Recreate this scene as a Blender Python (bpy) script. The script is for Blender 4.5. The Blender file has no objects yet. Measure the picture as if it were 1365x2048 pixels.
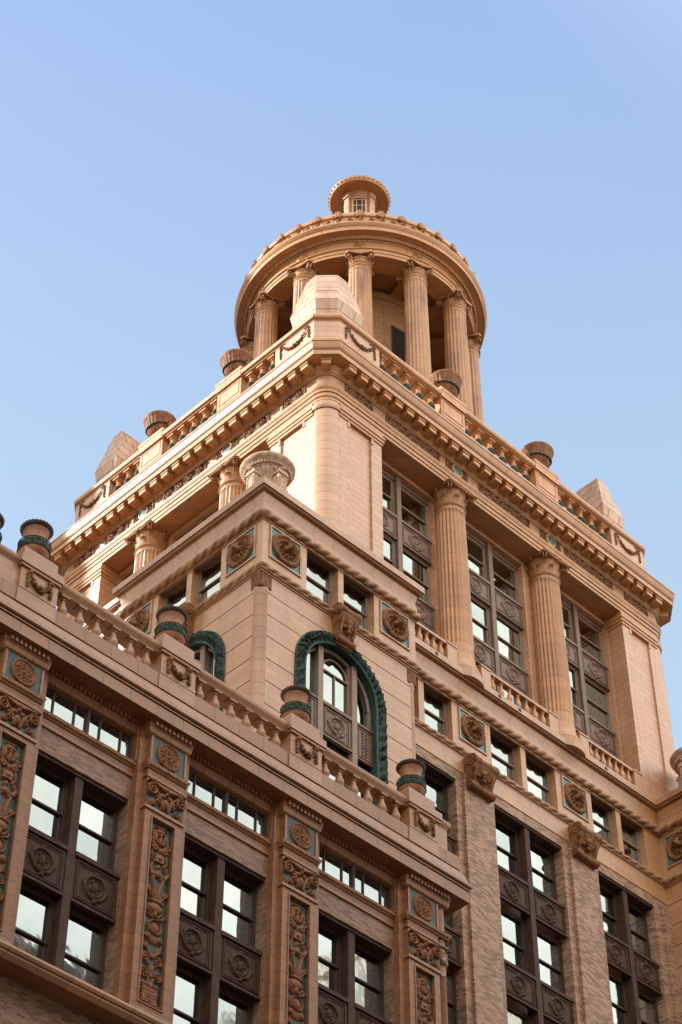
import bpy, math, random
import numpy as np
from mathutils import Vector
random.seed(7); rng = np.random.default_rng(5)
R = math.radians; PI = math.pi
S = bpy.context.scene; COL = S.collection
# ------------------------------------------------------------------ camera, sky, sun, exposure
cam = bpy.data.cameras.new('camera'); co = bpy.data.objects.new('camera', cam); COL.objects.link(co)
cam.sensor_fit = 'VERTICAL'; cam.sensor_height = 36; cam.lens = 74.54; cam.clip_end = 3000; cam.clip_start = .5
yaw, pit = R(44.828), R(45.127)
fwd = Vector((math.sin(yaw)*math.cos(pit), math.cos(yaw)*math.cos(pit), math.sin(pit)))
co.rotation_euler = fwd.to_track_quat('-Z', 'Y').to_euler()
S.camera = co
SUN_EL, SUN_AZ = R(27), R(-45)          # azimuth clockwise from +Y
W = bpy.data.worlds.new('World'); S.world = W; W.use_nodes = True
nt = W.node_tree; bg = nt.nodes['Background']
sky = nt.nodes.new('ShaderNodeTexSky'); sky.sky_type = 'NISHITA'; sky.sun_disc = False
sky.sun_elevation = SUN_EL; sky.sun_rotation = SUN_AZ
sky.air_density = 1.1; sky.dust_density = 3.5; sky.ozone_density = 1.0
tcw = nt.nodes.new('ShaderNodeTexCoord')                       # cloud bank added behind the camera, brightened to light the shaded front
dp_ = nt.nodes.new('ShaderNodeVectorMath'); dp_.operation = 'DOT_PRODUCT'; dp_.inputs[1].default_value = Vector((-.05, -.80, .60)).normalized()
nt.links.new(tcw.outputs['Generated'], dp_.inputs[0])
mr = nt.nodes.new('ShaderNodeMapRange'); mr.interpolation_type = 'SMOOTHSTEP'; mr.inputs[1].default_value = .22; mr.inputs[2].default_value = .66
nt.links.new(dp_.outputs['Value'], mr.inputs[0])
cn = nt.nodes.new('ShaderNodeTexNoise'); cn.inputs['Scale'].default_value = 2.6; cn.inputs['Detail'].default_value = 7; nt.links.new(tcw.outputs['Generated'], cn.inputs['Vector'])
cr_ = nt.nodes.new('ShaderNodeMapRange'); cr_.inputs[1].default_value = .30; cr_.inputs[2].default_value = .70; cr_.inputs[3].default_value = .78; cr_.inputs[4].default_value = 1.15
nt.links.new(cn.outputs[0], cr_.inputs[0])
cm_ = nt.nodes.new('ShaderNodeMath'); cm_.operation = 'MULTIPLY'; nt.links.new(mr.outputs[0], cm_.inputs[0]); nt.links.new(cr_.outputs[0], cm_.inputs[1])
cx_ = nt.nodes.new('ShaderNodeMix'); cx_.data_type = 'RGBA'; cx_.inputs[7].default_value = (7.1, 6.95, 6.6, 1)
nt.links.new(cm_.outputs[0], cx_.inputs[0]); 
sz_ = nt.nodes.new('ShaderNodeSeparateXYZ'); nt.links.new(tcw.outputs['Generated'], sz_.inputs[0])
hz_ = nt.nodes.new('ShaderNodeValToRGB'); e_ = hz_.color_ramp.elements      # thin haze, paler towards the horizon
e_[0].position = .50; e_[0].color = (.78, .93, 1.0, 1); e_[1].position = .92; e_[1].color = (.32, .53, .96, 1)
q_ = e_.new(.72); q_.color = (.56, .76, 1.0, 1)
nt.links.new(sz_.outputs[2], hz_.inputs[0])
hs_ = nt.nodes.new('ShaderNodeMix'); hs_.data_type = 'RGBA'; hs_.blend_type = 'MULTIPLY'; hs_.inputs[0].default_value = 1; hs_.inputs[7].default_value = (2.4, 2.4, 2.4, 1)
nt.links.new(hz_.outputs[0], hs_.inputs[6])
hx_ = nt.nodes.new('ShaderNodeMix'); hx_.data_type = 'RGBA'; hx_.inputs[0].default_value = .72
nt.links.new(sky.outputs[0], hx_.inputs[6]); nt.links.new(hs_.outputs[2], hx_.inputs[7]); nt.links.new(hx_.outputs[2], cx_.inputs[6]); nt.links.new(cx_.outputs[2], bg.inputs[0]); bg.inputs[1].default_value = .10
sl = bpy.data.lights.new('sun', 'SUN'); sl.energy = 2.05; sl.angle = R(.55); sl.color = (1, .94, .85)
so = bpy.data.objects.new('sun', sl); COL.objects.link(so)
sd = Vector((math.sin(SUN_AZ)*math.cos(SUN_EL), math.cos(SUN_AZ)*math.cos(SUN_EL), math.sin(SUN_EL)))
so.rotation_euler = (-sd).to_track_quat('-Z', 'Y').to_euler(); so.location = (-40, 80, 120)
S.view_settings.view_transform = 'Standard'; S.view_settings.look = 'None'
S.view_settings.exposure = 1.9; S.view_settings.gamma = 1
try:
    S.cycles.max_bounces = 8; S.cycles.diffuse_bounces = 5; S.cycles.glossy_bounces = 4
except Exception: pass

# ------------------------------------------------------------------ materials
def newmat(name):
    m = bpy.data.materials.new(name); m.use_nodes = True
    return m, m.node_tree, m.node_tree.nodes['Principled BSDF']
def N(t, typ, **k):
    n = t.nodes.new(typ)
    for a, b in k.items(): setattr(n, a, b)
    return n
def math_(t, op, a, b=None):
    n = N(t, 'ShaderNodeMath', operation=op)
    for i, q in enumerate((a, b)):
        if q is None: continue
        if isinstance(q, (int, float)): n.inputs[i].default_value = q
        else: t.links.new(q, n.inputs[i])
    return n.outputs[0]
def mixc(t, typ, fac, a, b):
    n = N(t, 'ShaderNodeMix', data_type='RGBA', blend_type=typ)
    for i, q in ((0, fac), (6, a), (7, b)):
        if isinstance(q, (int, float)): n.inputs[i].default_value = q
        elif isinstance(q, tuple): n.inputs[i].default_value = (*q, 1)
        else: t.links.new(q, n.inputs[i])
    return n.outputs[2]
def ramp(t, fac, p0, p1, c0=(0, 0, 0), c1=(1, 1, 1)):
    n = N(t, 'ShaderNodeValToRGB'); e = n.color_ramp.elements
    e[0].position = p0; e[1].position = p1; e[0].color = (*c0, 1); e[1].color = (*c1, 1)
    t.links.new(fac, n.inputs[0]); return n.outputs[0]
def noise(t, vec, sc, det=4, rough=.55):
    n = N(t, 'ShaderNodeTexNoise'); n.inputs['Scale'].default_value = sc
    n.inputs['Detail'].default_value = det; n.inputs['Roughness'].default_value = rough
    t.links.new(vec, n.inputs['Vector']); return n.outputs[0]
def masonry(name, base, bw=.9, rh=.33, mort=.011, mcol=None, var=.10, stain=.22, rough=.5, off=0., bump=.5, stainc=(.30, .20, .14), grime=.25, grain=.12, alt=None, spec=.9, coat=.35):
    m, t, b = newmat(name)
    tc = N(t, 'ShaderNodeTexCoord'); sp = N(t, 'ShaderNodeSeparateXYZ'); t.links.new(tc.outputs['Object'], sp.inputs[0])
    u = math_(t, 'ADD', math_(t, 'ADD', sp.outputs[0], sp.outputs[1]), off)
    cb = N(t, 'ShaderNodeCombineXYZ'); t.links.new(u, cb.inputs[0]); t.links.new(sp.outputs[2], cb.inputs[1])
    br = N(t, 'ShaderNodeTexBrick'); t.links.new(cb.outputs[0], br.inputs[0])
    base = tuple(.84*q for q in base); alt = tuple(.84*q for q in alt) if alt else None; c = np.array(base)
    br.inputs['Color1'].default_value = (*(c*(1+var)), 1)
    br.inputs['Color2'].default_value = (*(np.array(alt) if alt else c*(1-var)), 1)
    br.inputs['Mortar'].default_value = (*(mcol or tuple(c*.30)), 1)
    br.inputs['Scale'].default_value = 1; br.inputs['Mortar Size'].default_value = mort
    br.inputs['Mortar Smooth'].default_value = .3; br.inputs['Bias'].default_value = -.1
    br.inputs['Brick Width'].default_value = bw; br.inputs['Row Height'].default_value = rh
    # weather streaks running down, blotches and grain
    mp = N(t, 'ShaderNodeMapping'); mp.inputs['Scale'].default_value = (2.2, 2.2, .22); t.links.new(tc.outputs['Object'], mp.inputs[0])
    st = ramp(t, noise(t, mp.outputs[0], 1., 5, .62), .46, .74)
    bl = ramp(t, noise(t, tc.outputs['Object'], .55, 5, .6), .42, .78)
    gr = noise(t, tc.outputs['Object'], 22, 3, .6)
    col = mixc(t, 'MULTIPLY', math_(t, 'MULTIPLY', st, stain), br.outputs[0], tuple(np.array(stainc)*2.2))
    col = mixc(t, 'MIX', math_(t, 'MULTIPLY', bl, grime), col, tuple(np.array(base)*.62))
    col = mixc(t, 'MULTIPLY', grain*2, col, ramp(t, gr, .25, .7, (.55, .52, .5), (1.1, 1.1, 1.1)))
    t.links.new(col, b.inputs['Base Color']); b.inputs['Roughness'].default_value = rough
    b.inputs['Specular IOR Level'].default_value = spec; b.inputs['Coat Weight'].default_value = coat; b.inputs['Coat Roughness'].default_value = .4
    bp = N(t, 'ShaderNodeBump'); bp.inputs['Strength'].default_value = bump; bp.inputs['Distance'].default_value = .012
    h = math_(t, 'SUBTRACT', math_(t, 'MULTIPLY', gr, .35), br.outputs['Fac'])
    t.links.new(h, bp.inputs['Height']); t.links.new(bp.outputs[0], b.inputs['Normal'])
    return m
def mottled(name, c0, c1, sc=6, rough=.5, metal=0., bump=.3, c2=None, p=(.35, .68), spec=.4):
    m, t, b = newmat(name); tc = N(t, 'ShaderNodeTexCoord')
    c0, c1 = (tuple(.86*q for q in k) for k in (c0, c1))
    n1 = noise(t, tc.outputs['Object'], sc, 5, .6)
    col = ramp(t, n1, p[0], p[1], c0, c1)
    if c2:
        n2 = ramp(t, noise(t, tc.outputs['Object'], sc*2.7, 4, .6), .52, .66)
        col = mixc(t, 'MIX', n2, col, c2)
    t.links.new(col, b.inputs['Base Color']); b.inputs['Roughness'].default_value = rough; b.inputs['Metallic'].default_value = metal; b.inputs['Specular IOR Level'].default_value = spec
    bp = N(t, 'ShaderNodeBump'); bp.inputs['Strength'].default_value = bump; bp.inputs['Distance'].default_value = .02
    t.links.new(noise(t, tc.outputs['Object'], sc*4, 4, .6), bp.inputs['Height']); t.links.new(bp.outputs[0], b.inputs['Normal'])
    return m
TCB = (.50, .23, .078)
M = {}
M['ashlar'] = masonry('terracotta_blocks', TCB, .95, .33, .009, mcol=(.25, .13, .07), stain=.48, grime=.34)
M['tower'] = masonry('tower_terracotta_blocks', (.56, .275, .125), .95, .34, stain=.42, grime=.34)
M['mould'] = masonry('terracotta_moulding', (.44, .195, .065), 1.02, 40, .016, stain=.4, off=.3, grime=.4)
M['tmould'] = masonry('tower_moulding', (.52, .238, .08), 1.15, 40, .012, stain=.4, off=.3, grime=.32, spec=.6, coat=.2)
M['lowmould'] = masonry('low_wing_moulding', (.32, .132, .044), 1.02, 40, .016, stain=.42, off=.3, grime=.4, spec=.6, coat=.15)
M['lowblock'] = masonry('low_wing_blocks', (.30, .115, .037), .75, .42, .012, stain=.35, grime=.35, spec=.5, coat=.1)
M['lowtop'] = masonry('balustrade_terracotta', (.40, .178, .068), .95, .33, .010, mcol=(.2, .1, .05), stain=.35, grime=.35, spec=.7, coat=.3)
M['corner'] = masonry('rounded_corner_blocks', (.56, .275, .125), 40, .5, .012, off=17, stain=.18, grime=.2)
M['column'] = masonry('column_terracotta', (.48, .215, .072), 40, .62, .011, off=17, stain=.6, grime=.35, stainc=(.22, .14, .10), spec=.5, coat=.2)
M['rcolumn'] = masonry('rotunda_column_terracotta', (.45, .205, .07), 40, .9, .012, off=17, stain=.95, grime=.4, stainc=(.16, .10, .07), spec=.5, coat=.15)
M['orna'] = mottled('ornament_terracotta', (.13, .052, .02), (.33, .145, .055), 5, .65, spec=.2)
M['ornb'] = mottled('relief_terracotta', (.13, .05, .019), (.32, .125, .046), 5, .6, spec=.25)
M['rope'] = mottled('rope_terracotta', (.22, .105, .048), (.50, .265, .125), 2.2, .6, spec=.3)
M['scroll_bg'] = mottled('relief_ground_brown', (.06, .025, .010), (.11, .048, .02), 4, .6)
M['brick'] = masonry('roman_brick', (.46, .26, .16), .30, .085, .014, mcol=(.31, .20, .135), var=.3, spec=.3, coat=0, alt=(.13, .055, .028), stain=.2, grime=.3, bump=.9)
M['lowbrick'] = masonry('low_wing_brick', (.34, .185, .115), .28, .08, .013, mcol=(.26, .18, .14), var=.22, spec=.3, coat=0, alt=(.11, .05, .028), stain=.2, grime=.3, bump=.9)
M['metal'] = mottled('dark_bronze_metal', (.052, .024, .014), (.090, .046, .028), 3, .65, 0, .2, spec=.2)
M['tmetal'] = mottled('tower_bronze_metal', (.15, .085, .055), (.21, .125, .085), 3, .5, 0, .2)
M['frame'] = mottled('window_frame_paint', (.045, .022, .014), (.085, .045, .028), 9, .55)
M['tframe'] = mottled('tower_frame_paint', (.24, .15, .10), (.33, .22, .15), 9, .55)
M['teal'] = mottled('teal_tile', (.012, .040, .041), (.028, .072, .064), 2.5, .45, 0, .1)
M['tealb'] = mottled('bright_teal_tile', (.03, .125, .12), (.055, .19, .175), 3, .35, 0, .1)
M['patina'] = mottled('green_patina', (.006, .014, .010), (.036, .088, .066), 10, .6, 0, .5, spec=.2, c2=(.04, .028, .012))
M['lip'] = mottled('green_glaze_lip', (.018, .045, .036), (.045, .10, .08), 4, .5, spec=.25)
M['urn'] = mottled('red_clay', (.24, .085, .032), (.42, .165, .068), 4, .5)
M['urnd'] = mottled('dark_rim_clay', (.05, .03, .022), (.11, .06, .04), 8, .6)
M['urns'] = mottled('pale_stone_urn', (.40, .25, .15), (.66, .47, .32), 5, .6, spec=.2)
M['cella'] = masonry('shaded_cella_blocks', (.36, .16, .058), .95, .34, spec=.4, coat=0)  # shade inside the temple put into a darker orange block colour
M['roof'] = mottled('bounce_roof_tile', (.56, .40, .27), (.72, .54, .39), 2, .9)  # unseen roofs made extra pale to bounce sunlight up onto the soffits
M['dark'] = mottled('dark_interior', (.03, .018, .011), (.05, .03, .018), 2, .8)
M['finial'] = masonry('weathered_finial_blocks', (.62, .39, .25), .8, .6, .03, stain=.8, grime=.6, spec=.4, coat=.1, stainc=(.30, .20, .15))
def glass(name, col, wob):
    m, t, b = newmat(name); tc = N(t, 'ShaderNodeTexCoord'); oi = N(t, 'ShaderNodeObjectInfo')
    v = ramp(t, oi.outputs['Random'], 0, 1, (.70, .72, .74), (1.06, 1.04, 1.0))
    dirt = ramp(t, noise(t, tc.outputs['Object'], 1.1, 5, .6), .3, .75, (.86, .87, .86), (1.04, 1.04, 1.04))
    t.links.new(mixc(t, 'MULTIPLY', 1., mixc(t, 'MULTIPLY', 1., col, v), dirt), b.inputs['Base Color'])
    b.inputs['Metallic'].default_value = 1; b.inputs['Roughness'].default_value = .03
    va = N(t, 'ShaderNodeVectorMath', operation='ADD'); t.links.new(tc.outputs['Object'], va.inputs[0]); t.links.new(oi.outputs['Location'], va.inputs[1])
    bp = N(t, 'ShaderNodeBump'); bp.inputs['Strength'].default_value = wob; bp.inputs['Distance'].default_value = .03
    t.links.new(noise(t, va.outputs[0], 1.6, 2, .4), bp.inputs['Height']); t.links.new(bp.outputs[0], b.inputs['Normal'])
    return m
M['glass'] = glass('mirror_glass', (.385, .425, .405), .09)
def city(name, wall, win, bw, rh):
    m, t, b = newmat(name); tc = N(t, 'ShaderNodeTexCoord'); sp = N(t, 'ShaderNodeSeparateXYZ'); t.links.new(tc.outputs['Object'], sp.inputs[0])
    u = math_(t, 'ADD', sp.outputs[0], sp.outputs[1])
    fu = math_(t, 'FRACT', math_(t, 'DIVIDE', u, bw)); fv = math_(t, 'FRACT', math_(t, 'DIVIDE', sp.outputs[2], rh))
    k = math_(t, 'MULTIPLY', math_(t, 'GREATER_THAN', fu, .45), math_(t, 'GREATER_THAN', fv, .42))
    t.links.new(mixc(t, 'MIX', k, wall, win), b.inputs['Base Color']); b.inputs['Roughness'].default_value = .6
    return m
M['city_a'] = city('neighbour_cream_wall', (.15, .11, .08), (.05, .045, .04), 2.4, 3.8)
M['city_b'] = city('neighbour_white_wall', (.82, .78, .72), (.40, .38, .35), 2.0, 60)
M['asphalt'] = mottled('asphalt', (.045, .042, .04), (.065, .06, .055), 1.5, .9)
M['paving'] = masonry('paving', (.20, .16, .12), 1.2, 1.2, .02, spec=.3, coat=0)

# ------------------------------------------------------------------ mesh helpers
class MB:
    def __init__(s): s.v = []; s.f = []; s.m = []
    def add(s, vs, fs, mi=0):
        o = len(s.v); s.v.extend([tuple(map(float, p)) for p in vs])
        for f in fs: s.f.append([o+i for i in f]); s.m.append(mi)
        return s
    def box(s, x0, x1, y0, y1, z0, z1, mi=0):
        v = [(x, y, z) for z in (z0, z1) for y in (y0, y1) for x in (x0, x1)]
        return s.add(v, [(0, 2, 3, 1), (4, 5, 7, 6), (0, 1, 5, 4), (2, 6, 7, 3), (0, 4, 6, 2), (1, 3, 7, 5)], mi)
    def frame(s, x0, x1, z0, z1, t, y0, y1, mi=0):      # rectangular border of strips
        s.box(x0, x0+t, y0, y1, z0, z1, mi); s.box(x1-t, x1, y0, y1, z0, z1, mi)
        s.box(x0+t, x1-t, y0, y1, z0, z0+t, mi); return s.box(x0+t, x1-t, y0, y1, z1-t, z1, mi)
    def prism(s, poly, y0, y1, mi=0):                   # polygon in x,z extruded along y
        n = len(poly); v = [(x, y0, z) for x, z in poly]+[(x, y1, z) for x, z in poly]
        return s.add(v, [tuple(range(n)), tuple(range(2*n-1, n-1, -1))]+[(i, n+i, n+(i+1) % n, (i+1) % n) for i in range(n)], mi)
    def plan(s, poly, z0, z1, mi=0):                    # polygon in x,y extruded along z
        n = len(poly); v = [(x, y, z0) for x, y in poly]+[(x, y, z1) for x, y in poly]
        return s.add(v, [tuple(range(n-1, -1, -1)), tuple(range(n, 2*n))]+[(i, (i+1) % n, n+(i+1) % n, n+i) for i in range(n)], mi)
    def yz(s, poly, x0, x1, mi=0):                      # polygon in y,z extruded along x
        n = len(poly); v = [(x0, y, z) for y, z in poly]+[(x1, y, z) for y, z in poly]
        return s.add(v, [tuple(range(n)), tuple(range(2*n-1, n-1, -1))]+[(i, n+i, n+(i+1) % n, (i+1) % n) for i in range(n)], mi)
    def lathe(s, prof, cx=0, cy=0, n=24, mi=0, a0=0, a1=2*PI, fl=None):
        full = abs(a1-a0-2*PI) < 1e-6; k = n if full else n+1; v = []
        for r, z in prof:
            for i in range(k):
                a = a0+(a1-a0)*i/n; rr = r*(fl(a, z) if fl else 1)
                v.append((cx+rr*math.cos(a), cy+rr*math.sin(a), z))
        f = []
        for j in range(len(prof)-1):
            for i in range(n):
                i2 = (i+1) % k; f.append((j*k+i, j*k+i2, (j+1)*k+i2, (j+1)*k+i))
        if full:
            if prof[0][0] > 1e-4: f.append(tuple(range(k-1, -1, -1)))
            if prof[-1][0] > 1e-4: f.append(tuple((len(prof)-1)*k+i for i in range(k)))
        return s.add(v, f, mi)
    def tube(s, pts, r, n=8, mi=0, cap=True):
        pts = [Vector(p) for p in pts]; m = len(pts); rs = r if isinstance(r, (list, tuple)) else [r]*m; v = []
        up = Vector((0, 0, 1)); prev = None
        for i, p in enumerate(pts):
            d = (pts[min(i+1, m-1)]-pts[max(i-1, 0)]).normalized()
            if prev is None:
                a = d.cross(up)
                if a.length < .1: a = d.cross(Vector((1, 0, 0)))
            else: a = prev-d*prev.dot(d)
            a.normalize(); b = d.cross(a); prev = a
            for k in range(n):
                t = 2*PI*k/n; v.append(p+(a*math.cos(t)+b*math.sin(t))*rs[i])
        f = [(j*n+k, j*n+(k+1) % n, (j+1)*n+(k+1) % n, (j+1)*n+k) for j in range(m-1) for k in range(n)]
        if cap: f += [tuple(range(n-1, -1, -1)), tuple((m-1)*n+k for k in range(n))]
        return s.add(v, f, mi)
    def ball(s, c, r, nu=8, nv=6, mi=0):
        rx, ry, rz = r if isinstance(r, tuple) else (r, r, r); v = []; f = []
        for j in range(nv+1):
            t = PI*j/nv
            for i in range(nu): a = 2*PI*i/nu; v.append((c[0]+rx*math.sin(t)*math.cos(a), c[1]+ry*math.sin(t)*math.sin(a), c[2]-rz*math.cos(t)))
        for j in range(nv):
            for i in range(nu): f.append((j*nu+i, j*nu+(i+1) % nu, (j+1)*nu+(i+1) % nu, (j+1)*nu+i))
        return s.add(v, f, mi)
    def sweep(s, path, prof, closed=False, mi=0):       # profile (outward, z) along a plan path, outward = right hand
        n = len(path); P = [Vector((p[0], p[1])) for p in path]; nor = []
        for i in range(n if closed else n-1):
            d = (P[(i+1) % n]-P[i]).normalized(); nor.append(Vector((d.y, -d.x)))
        k = len(prof); v = []
        for i in range(n):
            if closed: a, b = nor[i-1], nor[i]
            else: a, b = nor[max(i-1, 0)], nor[min(i, n-2)]
            m = (a+b)/(1+a.dot(b))
            for d, z in prof: v.append((P[i].x+m.x*d, P[i].y+m.y*d, z))
        f = []
        for i in range(n if closed else n-1):
            i2 = (i+1) % n
            for j in range(k-1): f.append((i*k+j, i2*k+j, i2*k+j+1, i*k+j+1))
        if not closed: f += [tuple(range(k)), tuple((n-1)*k+j for j in range(k-1, -1, -1))]
        return s.add(v, f, mi)
    def grid(s, X, Y, Z, mi=None, wrap=False):
        nz, nx = X.shape; v = np.stack([X, Y, Z], -1).reshape(-1, 3).tolist(); f = []; ms = []
        for j in range(nz-1):
            for i in range(nx if wrap else nx-1):
                i2 = (i+1) % nx; f.append((j*nx+i, j*nx+i2, (j+1)*nx+i2, (j+1)*nx+i)); ms.append(0 if mi is None else int(mi[j, i]))
        o = len(s.v); s.v.extend(map(tuple, v))
        for q, w in zip(f, ms): s.f.append([o+a for a in q]); s.m.append(w)
        return s
    def mesh(s, name, mats, smooth=None):
        me = bpy.data.meshes.new(name); me.from_pydata(s.v, [], s.f)
        for m in (mats if isinstance(mats, (list, tuple)) else [mats]): me.materials.append(M[m])
        if len(me.materials) > 1: me.polygons.foreach_set('material_index', s.m)
        me.validate(); me.update()
        if smooth:
            me.polygons.foreach_set('use_smooth', [True]*len(me.polygons))
            if smooth < 180: me.set_sharp_from_angle(angle=R(smooth))
        return me
def tag(o, label, cat, group=None, kind=None):
    if label: o['label'] = label
    if cat: o['category'] = cat
    if group: o['group'] = group
    if kind: o['kind'] = kind
    return o
def empty(name, loc):
    o = bpy.data.objects.new(name, None); COL.objects.link(o); o.location = loc; return o
WORLD = (0., 0., 0.)
def part(name, me, parent=None, fr=WORLD, at=(0, 0, 0), rz=0., sub=False):
    """fr = frame (ox, oy, rotation) of a facade: local x along it, y into it. sub: child placed in its parent's own frame"""
    if isinstance(me, tuple): me = me[0].mesh(name, *me[1:])
    o = bpy.data.objects.new(name, me); COL.objects.link(o)
    if sub:
        o.parent = parent; o.location = at; o.rotation_euler = (0, 0, rz); return o
    c, s_ = math.cos(fr[2]), math.sin(fr[2])
    w = Vector((fr[0]+c*at[0]-s_*at[1], fr[1]+s_*at[0]+c*at[1], at[2]))
    if parent: o.parent = parent; w = w-parent.location
    o.location = w; o.rotation_euler = (0, 0, fr[2]+rz); return o
# --- relief sculpting: strokes on a height grid
def spiral(cx, cz, r, turns=1.6, a0=0., d=1, n=22):
    return [(cx+r*(1-.86*i/(n-1))*math.cos(a0+d*2*PI*turns*i/(n-1)), cz+r*(1-.86*i/(n-1))*math.sin(a0+d*2*PI*turns*i/(n-1))) for i in range(n)]
def hfield(x, z, strokes):
    X, Z = np.meshgrid(x, z); H = np.zeros_like(X)
    for st in strokes:
        if st[0] == 'e':                                 # ellipse blob: cx cz rx rz h
            _, cx, cz, rx, rz_, h = st; d = ((X-cx)/rx)**2+((Z-cz)/rz_)**2
            H = np.maximum(H, h*np.sqrt(np.clip(1-d, 0, None)))
        elif st[0] == 'r':                               # slab: x0 x1 z0 z1 h
            _, x0, x1, z0, z1, h = st
            H = np.where((X > x0) & (X < x1) & (Z > z0) & (Z < z1), np.maximum(H, h), H)
        elif st[0] == 'o':                               # ring: cx cz r w h
            _, cx, cz, r, w, h = st; d = (np.hypot(X-cx, Z-cz)-r)/w
            H = np.maximum(H, h*np.sqrt(np.clip(1-d*d, 0, None)))
        else:                                            # polyline: pts r0 r1 h
            _, pts, r0, r1, h = st; n = len(pts)
            for i in range(n-1):
                (ax, az), (bx, bz) = pts[i], pts[i+1]; rr = r0+(r1-r0)*i/max(1, n-2)
                i0, i1 = np.searchsorted(x, [min(ax, bx)-rr, max(ax, bx)+rr]); j0, j1 = np.searchsorted(z, [min(az, bz)-rr, max(az, bz)+rr])
                if i1 <= i0 or j1 <= j0: continue
                xs = X[j0:j1, i0:i1]; zs = Z[j0:j1, i0:i1]; L = (bx-ax)**2+(bz-az)**2+1e-9
                t = np.clip(((xs-ax)*(bx-ax)+(zs-az)*(bz-az))/L, 0, 1)
                d = np.hypot(xs-ax-t*(bx-ax), zs-az-t*(bz-az))/rr
                H[j0:j1, i0:i1] = np.maximum(H[j0:j1, i0:i1], h*np.sqrt(np.clip(1-d*d, 0, None)))
    return X, Z, H
def relief(w, h, step, strokes, y=0., thr=.012, rough=.006):
    x = np.linspace(-w/2, w/2, max(4, int(w/step)+1)); z = np.linspace(0, h, max(4, int(h/step)+1))
    X, Z, H = hfield(x, z, strokes); H = H+(H > thr)*rng.normal(0, rough, H.shape)
    Hc = np.maximum.reduce([H[:-1, :-1], H[1:, :-1], H[:-1, 1:], H[1:, 1:]])
    return MB().grid(X, y-H, Z, (Hc > thr).astype(int))
def mirror(sts):
    out = list(sts)
    for s in sts:
        if s[0] == 'e': out.append(('e', -s[1], *s[2:]))
        elif s[0] == 'r': out.append(('r', -s[2], -s[1], *s[3:]))
        elif s[0] == 'o': out.append(('o', -s[1], *s[2:]))
        else: out.append(('p', [(-x, z) for x, z in s[1]], *s[2:]))
    return out
def rope(path, z, r, d):
    """twisted rope moulding along a plan path"""
    b = MB(); n = len(path); P = [Vector((p[0], p[1])) for p in path]; nor = []
    for i in range(n-1):
        q = (P[i+1]-P[i]).normalized(); nor.append(Vector((q.y, -q.x)))
    O = []
    for i in range(n):
        a, c = nor[max(i-1, 0)], nor[min(i, n-2)]; O.append(P[i]+(a+c)/(1+a.dot(c))*d)
    s0 = 0
    for i in range(n-1):
        q = O[i+1]-O[i]; L = q.length; q = q/L; k = max(3, int(L/.06)); na = 20; nn = nor[i]
        sg = -1 if i % 2 else 1
        ss = np.linspace(0, L, k+1)[:, None]; ph = np.linspace(0, 2*PI, na, endpoint=False)[None, :]
        rr = r*(.60+.46*np.abs(np.cos(1.5*(ph-2*PI*(ss+s0)/1.5)))**.7)
        X = O[i].x+q.x*ss+nn.x*rr*np.cos(ph); Y = O[i].y+q.y*ss+nn.y*rr*np.cos(ph); Z = z+rr*np.sin(ph)
        b.grid(X, Y, Z, None, True); s0 += L
        b.ball((O[i].x, O[i].y, z), r*.97, 12, 8)
    b.ball((O[-1].x, O[-1].y, z), r*.97, 12, 8)
    return b

# ------------------------------------------------------------------ ground and neighbours
GZ = -1.7
g = MB(); g.box(-400, 500, -400, 500, GZ-1, GZ); tag(part('road', (g, 'asphalt')), None, None, kind='structure')
g = MB(); g.box(18, 110, 32, 120, GZ, GZ+.15); tag(part('pavement', (g, 'paving')), None, None, kind='structure')
def neighbour(label, mat, *boxes):
    x0, x1, y0, y1, z1 = boxes[0]
    root = empty('office_block', ((x0+x1)/2, (y0+y1)/2, GZ)); tag(root, label, 'building', 'neighbouring buildings')
    b = MB(); top = MB()
    for (x0, x1, y0, y1, z1) in boxes:
        b.box(x0, x1, y0, y1, GZ, z1); top.box(x0-.5, x1+.5, y0-.5, y1+.5, z1+.003, z1+1.2)
    part('wall', (b, mat), root); part('parapet', (top, mat), root)
neighbour('cream office block across the street facing the ornate tower', 'city_a', (-30, 74, -42, -11, 60), (47, 66, -34, -11.4, 70.2))
neighbour('pale ribbed tower seen reflected in the windows', 'city_b', (82, 101, -34, -14, 74), (104, 140, -40, -12, 96))
neighbour('cream block beyond the low wing, shading it', 'city_a', (-30, -1, 66, 84.2, 81))
neighbour('tall cream block shading the far corner of the tower', 'city_a', (2.2, 16, 96.2, 116, 122))

# ------------------------------------------------------------------ shared prototypes
CACHE = {}
def windef(w, h, fm):
    k = (round(w, 2), round(h, 2), fm)
    if k not in CACHE:
        b = MB(); t = .07
        b.frame(0, w, 0, h, t, 0, .16)
        b.frame(t, w-t, h/2-.03, h-t, .055, .03, .09); b.frame(t, w-t, t, h/2+.03, .055, .085, .145)
        CACHE[k] = (b.mesh('window', fm), MB().box(t+.05, w-t-.05, .062, .072, h/2+.02, h-t-.05).mesh('pane', 'glass'),
                    MB().box(t+.05, w-t-.05, .117, .127, t+.05, h/2-.02).mesh('pane', 'glass'))
    return CACHE[k]
def window(root, fr, x0, x1, z0, z1, y, fm='frame'):
    f, u, l = windef(x1-x0, z1-z0, fm); o = part('window', f, root, fr, (x0, y, z0))
    part('pane', u, o, sub=True); part('pane', l, o, sub=True); return o
def wall_panel(b, x0, x1, z0, z1, ops, y0, y1, mi=0):
    xs = sorted({x0, x1}|{q for o in ops for q in o[:2] if x0 < q < x1})
    for a, c in zip(xs, xs[1:]):
        m = (a+c)/2; zs = z0
        for o in sorted([o for o in ops if o[0] < m < o[1]], key=lambda o: o[2]):
            if o[2] > zs: b.box(a, c, y0, y1, zs, o[2], mi)
            zs = max(zs, o[3])
        if zs < z1: b.box(a, c, y0, y1, zs, z1, mi)
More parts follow.
